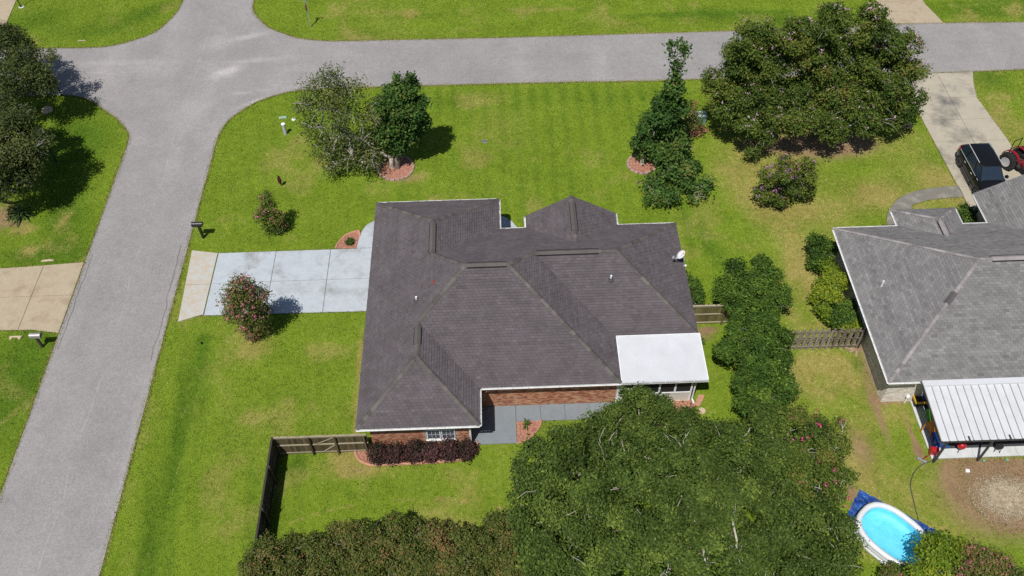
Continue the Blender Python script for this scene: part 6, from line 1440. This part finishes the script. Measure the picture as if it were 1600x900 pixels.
# bronze hedge along the bottom
HD = ('leftmost bush of the bronze tipped hedge, at the dark fence', 'second bush of the bronze tipped hedge from the fence', 'third bush of the bronze tipped hedge from the fence', 'middle bush of the bronze tipped hedge, tallest towards the lawn', 'bush of the bronze tipped hedge just right of its middle', 'last but one bush of the bronze tipped hedge before the leafy trees', 'last bush of the bronze tipped hedge, beside the leafy trees')
rh = random.Random(12)
for i, (u, v) in enumerate(((425, 868), (487, 860), (547, 850), (605, 838), (665, 842), (725, 846), (785, 832))):
    ls = [(u + rh.uniform(-30, 30), v + rh.uniform(-20, 12) + 24, rh.uniform(17, 24), rh.uniform(1.7, 2.3)) for _ in range(4)] + [(u - 18, v - 12, 19), (u + 16, v - 10, 20), (u, v + 5, 24, 2.3), (u + 10, v + 40, 26, 2.3), (u - 22, v + 36, 24, 2.2), (u + 26, v + 22, 20), (u - 28, v + 14, 18), (u, v + 70, 26), (u + 28, v + 62, 22)]
    shrub(HD[i], LZ(2.0, *ls), 14500, .10, M['lf_hedge'], 50 + i, group='bushes of the bronze tipped hedge', kw=dict(per=10, spread=.10, shell=.8, tint=.44, tv=.22, rough=.2, puff=.42, gap=.86, gf=5.2), tw=2, base=tuple(G(u, v + 40, 1.2).xy))
# bottom right corner
tree('young_tree', 'young tree with bright yellow green leaves at the bottom right, in front of the pool', 'tree', G(1470, 905, .3).xy, LZ(1.9, (1452, 850, 9, 2.3), (1442, 864, 8), (1472, 848, 13, 2.5), (1495, 852, 11), (1458, 868, 17, 2.5), (1480, 870, 19), (1440, 888, 10), (1465, 895, 22), (1495, 885, 16), (1510, 862, 9), (1428, 892, 6)), 6800, .13, M['lf_light'], M['greybark'], 40, .06, .6, 3, twigs=6, kw=dict(spread=.16, shell=.45, tint=.62, gap=.5))
tree('crape_myrtle', 'dusky crape myrtle with pink blooms in the bottom right corner', 'tree', G(1545, 912, .3).xy, LZ(2.2, (1520, 862, 9), (1535, 872, 14), (1558, 878, 14), (1520, 885, 14), (1545, 892, 18), (1570, 892, 14), (1505, 895, 12), (1585, 902, 14)), 8500, .11, M['lf_hedge'], M['greybark'], 41, .05, .5, 5, twigs=5, fl=(70, .11, M['fl_pink'], 7, .06, 0), kw=dict(spread=.17, shell=.45, tint=.45))
shrub('low dark bush with small red blooms at the lower edge of the blue tarp', LZ(.9, (1395, 893, 9), (1405, 898, 10), (1415, 890, 7), (1385, 900, 8)), 2400, .10, M['lf_crape'], 42, fl=(10, .10, M['fl_hot']), kw=dict(spread=.14, shell=.4))
# rosette plants
def rosette(name, label, base, n, L, wd, mat, seed, droop=.9):
    rr = random.Random(seed); b = Vector(base); t = thing(name, label, 'plant', b)
    MB().tube([b - Vector((0, 0, .1)), b + Vector((0, 0, .25))], [.12, .09], 8).build('stem', M['bark'], t)
    for i in range(n):
        a = 2.39996 * i; el = math.radians(rr.uniform(15, 75)); l = L * rr.uniform(.75, 1.1); m = MB(); K = 6
        d = Vector((math.cos(a), math.sin(a), 0)); s = Vector((-d.y, d.x, 0))
        for k in range(K + 1):
            u = k / K; w_ = wd * (1 - u) ** .6 * (.5 + u if u < .5 else 1); p = b + Vector((0, 0, .25)) + d * (l * u * math.cos(el)) + Vector((0, 0, l * (math.sin(el) * u - droop * u * u * .7)))
            m.v += [tuple(p - s * w_ + Vector((0, 0, .02))), tuple(p), tuple(p + s * w_ + Vector((0, 0, .02)))]
        for k in range(K): m.f += [(3*k, 3*k+1, 3*k+4, 3*k+3), (3*k+1, 3*k+2, 3*k+5, 3*k+4)]
        m.build('frond', mat, t, attr=[rr.random()] * (2*K))
    return t
rosette('sago_palm', 'dark sago palm in the shade of the lower oak on the left', G(33, 340), 46, 1.1, .07, M['lf_sago'], 3)
rosette('agave_plant', 'spiky dark green strap leaved plant right of the white patio cover', Vector((10.9, 30.2, 0)), 34, .95, .05, M['lf_mag'], 4)
rosette('yucca_plant', 'small spiky plant in the quarter round mulch bed beside the grey patio', G(822, 667), 12, .45, .05, M['lf_shrub'], 5, .5)
shrub('small round dark shrub in the mulch bed at the driveway corner', LZ(.28, (546, 377, 5), (547.5, 375, 4), (544.5, 378.5, 4)), 700, .07, M['lf_shrub'], 60, kw=dict(spread=.06, shell=.6), tw=1)
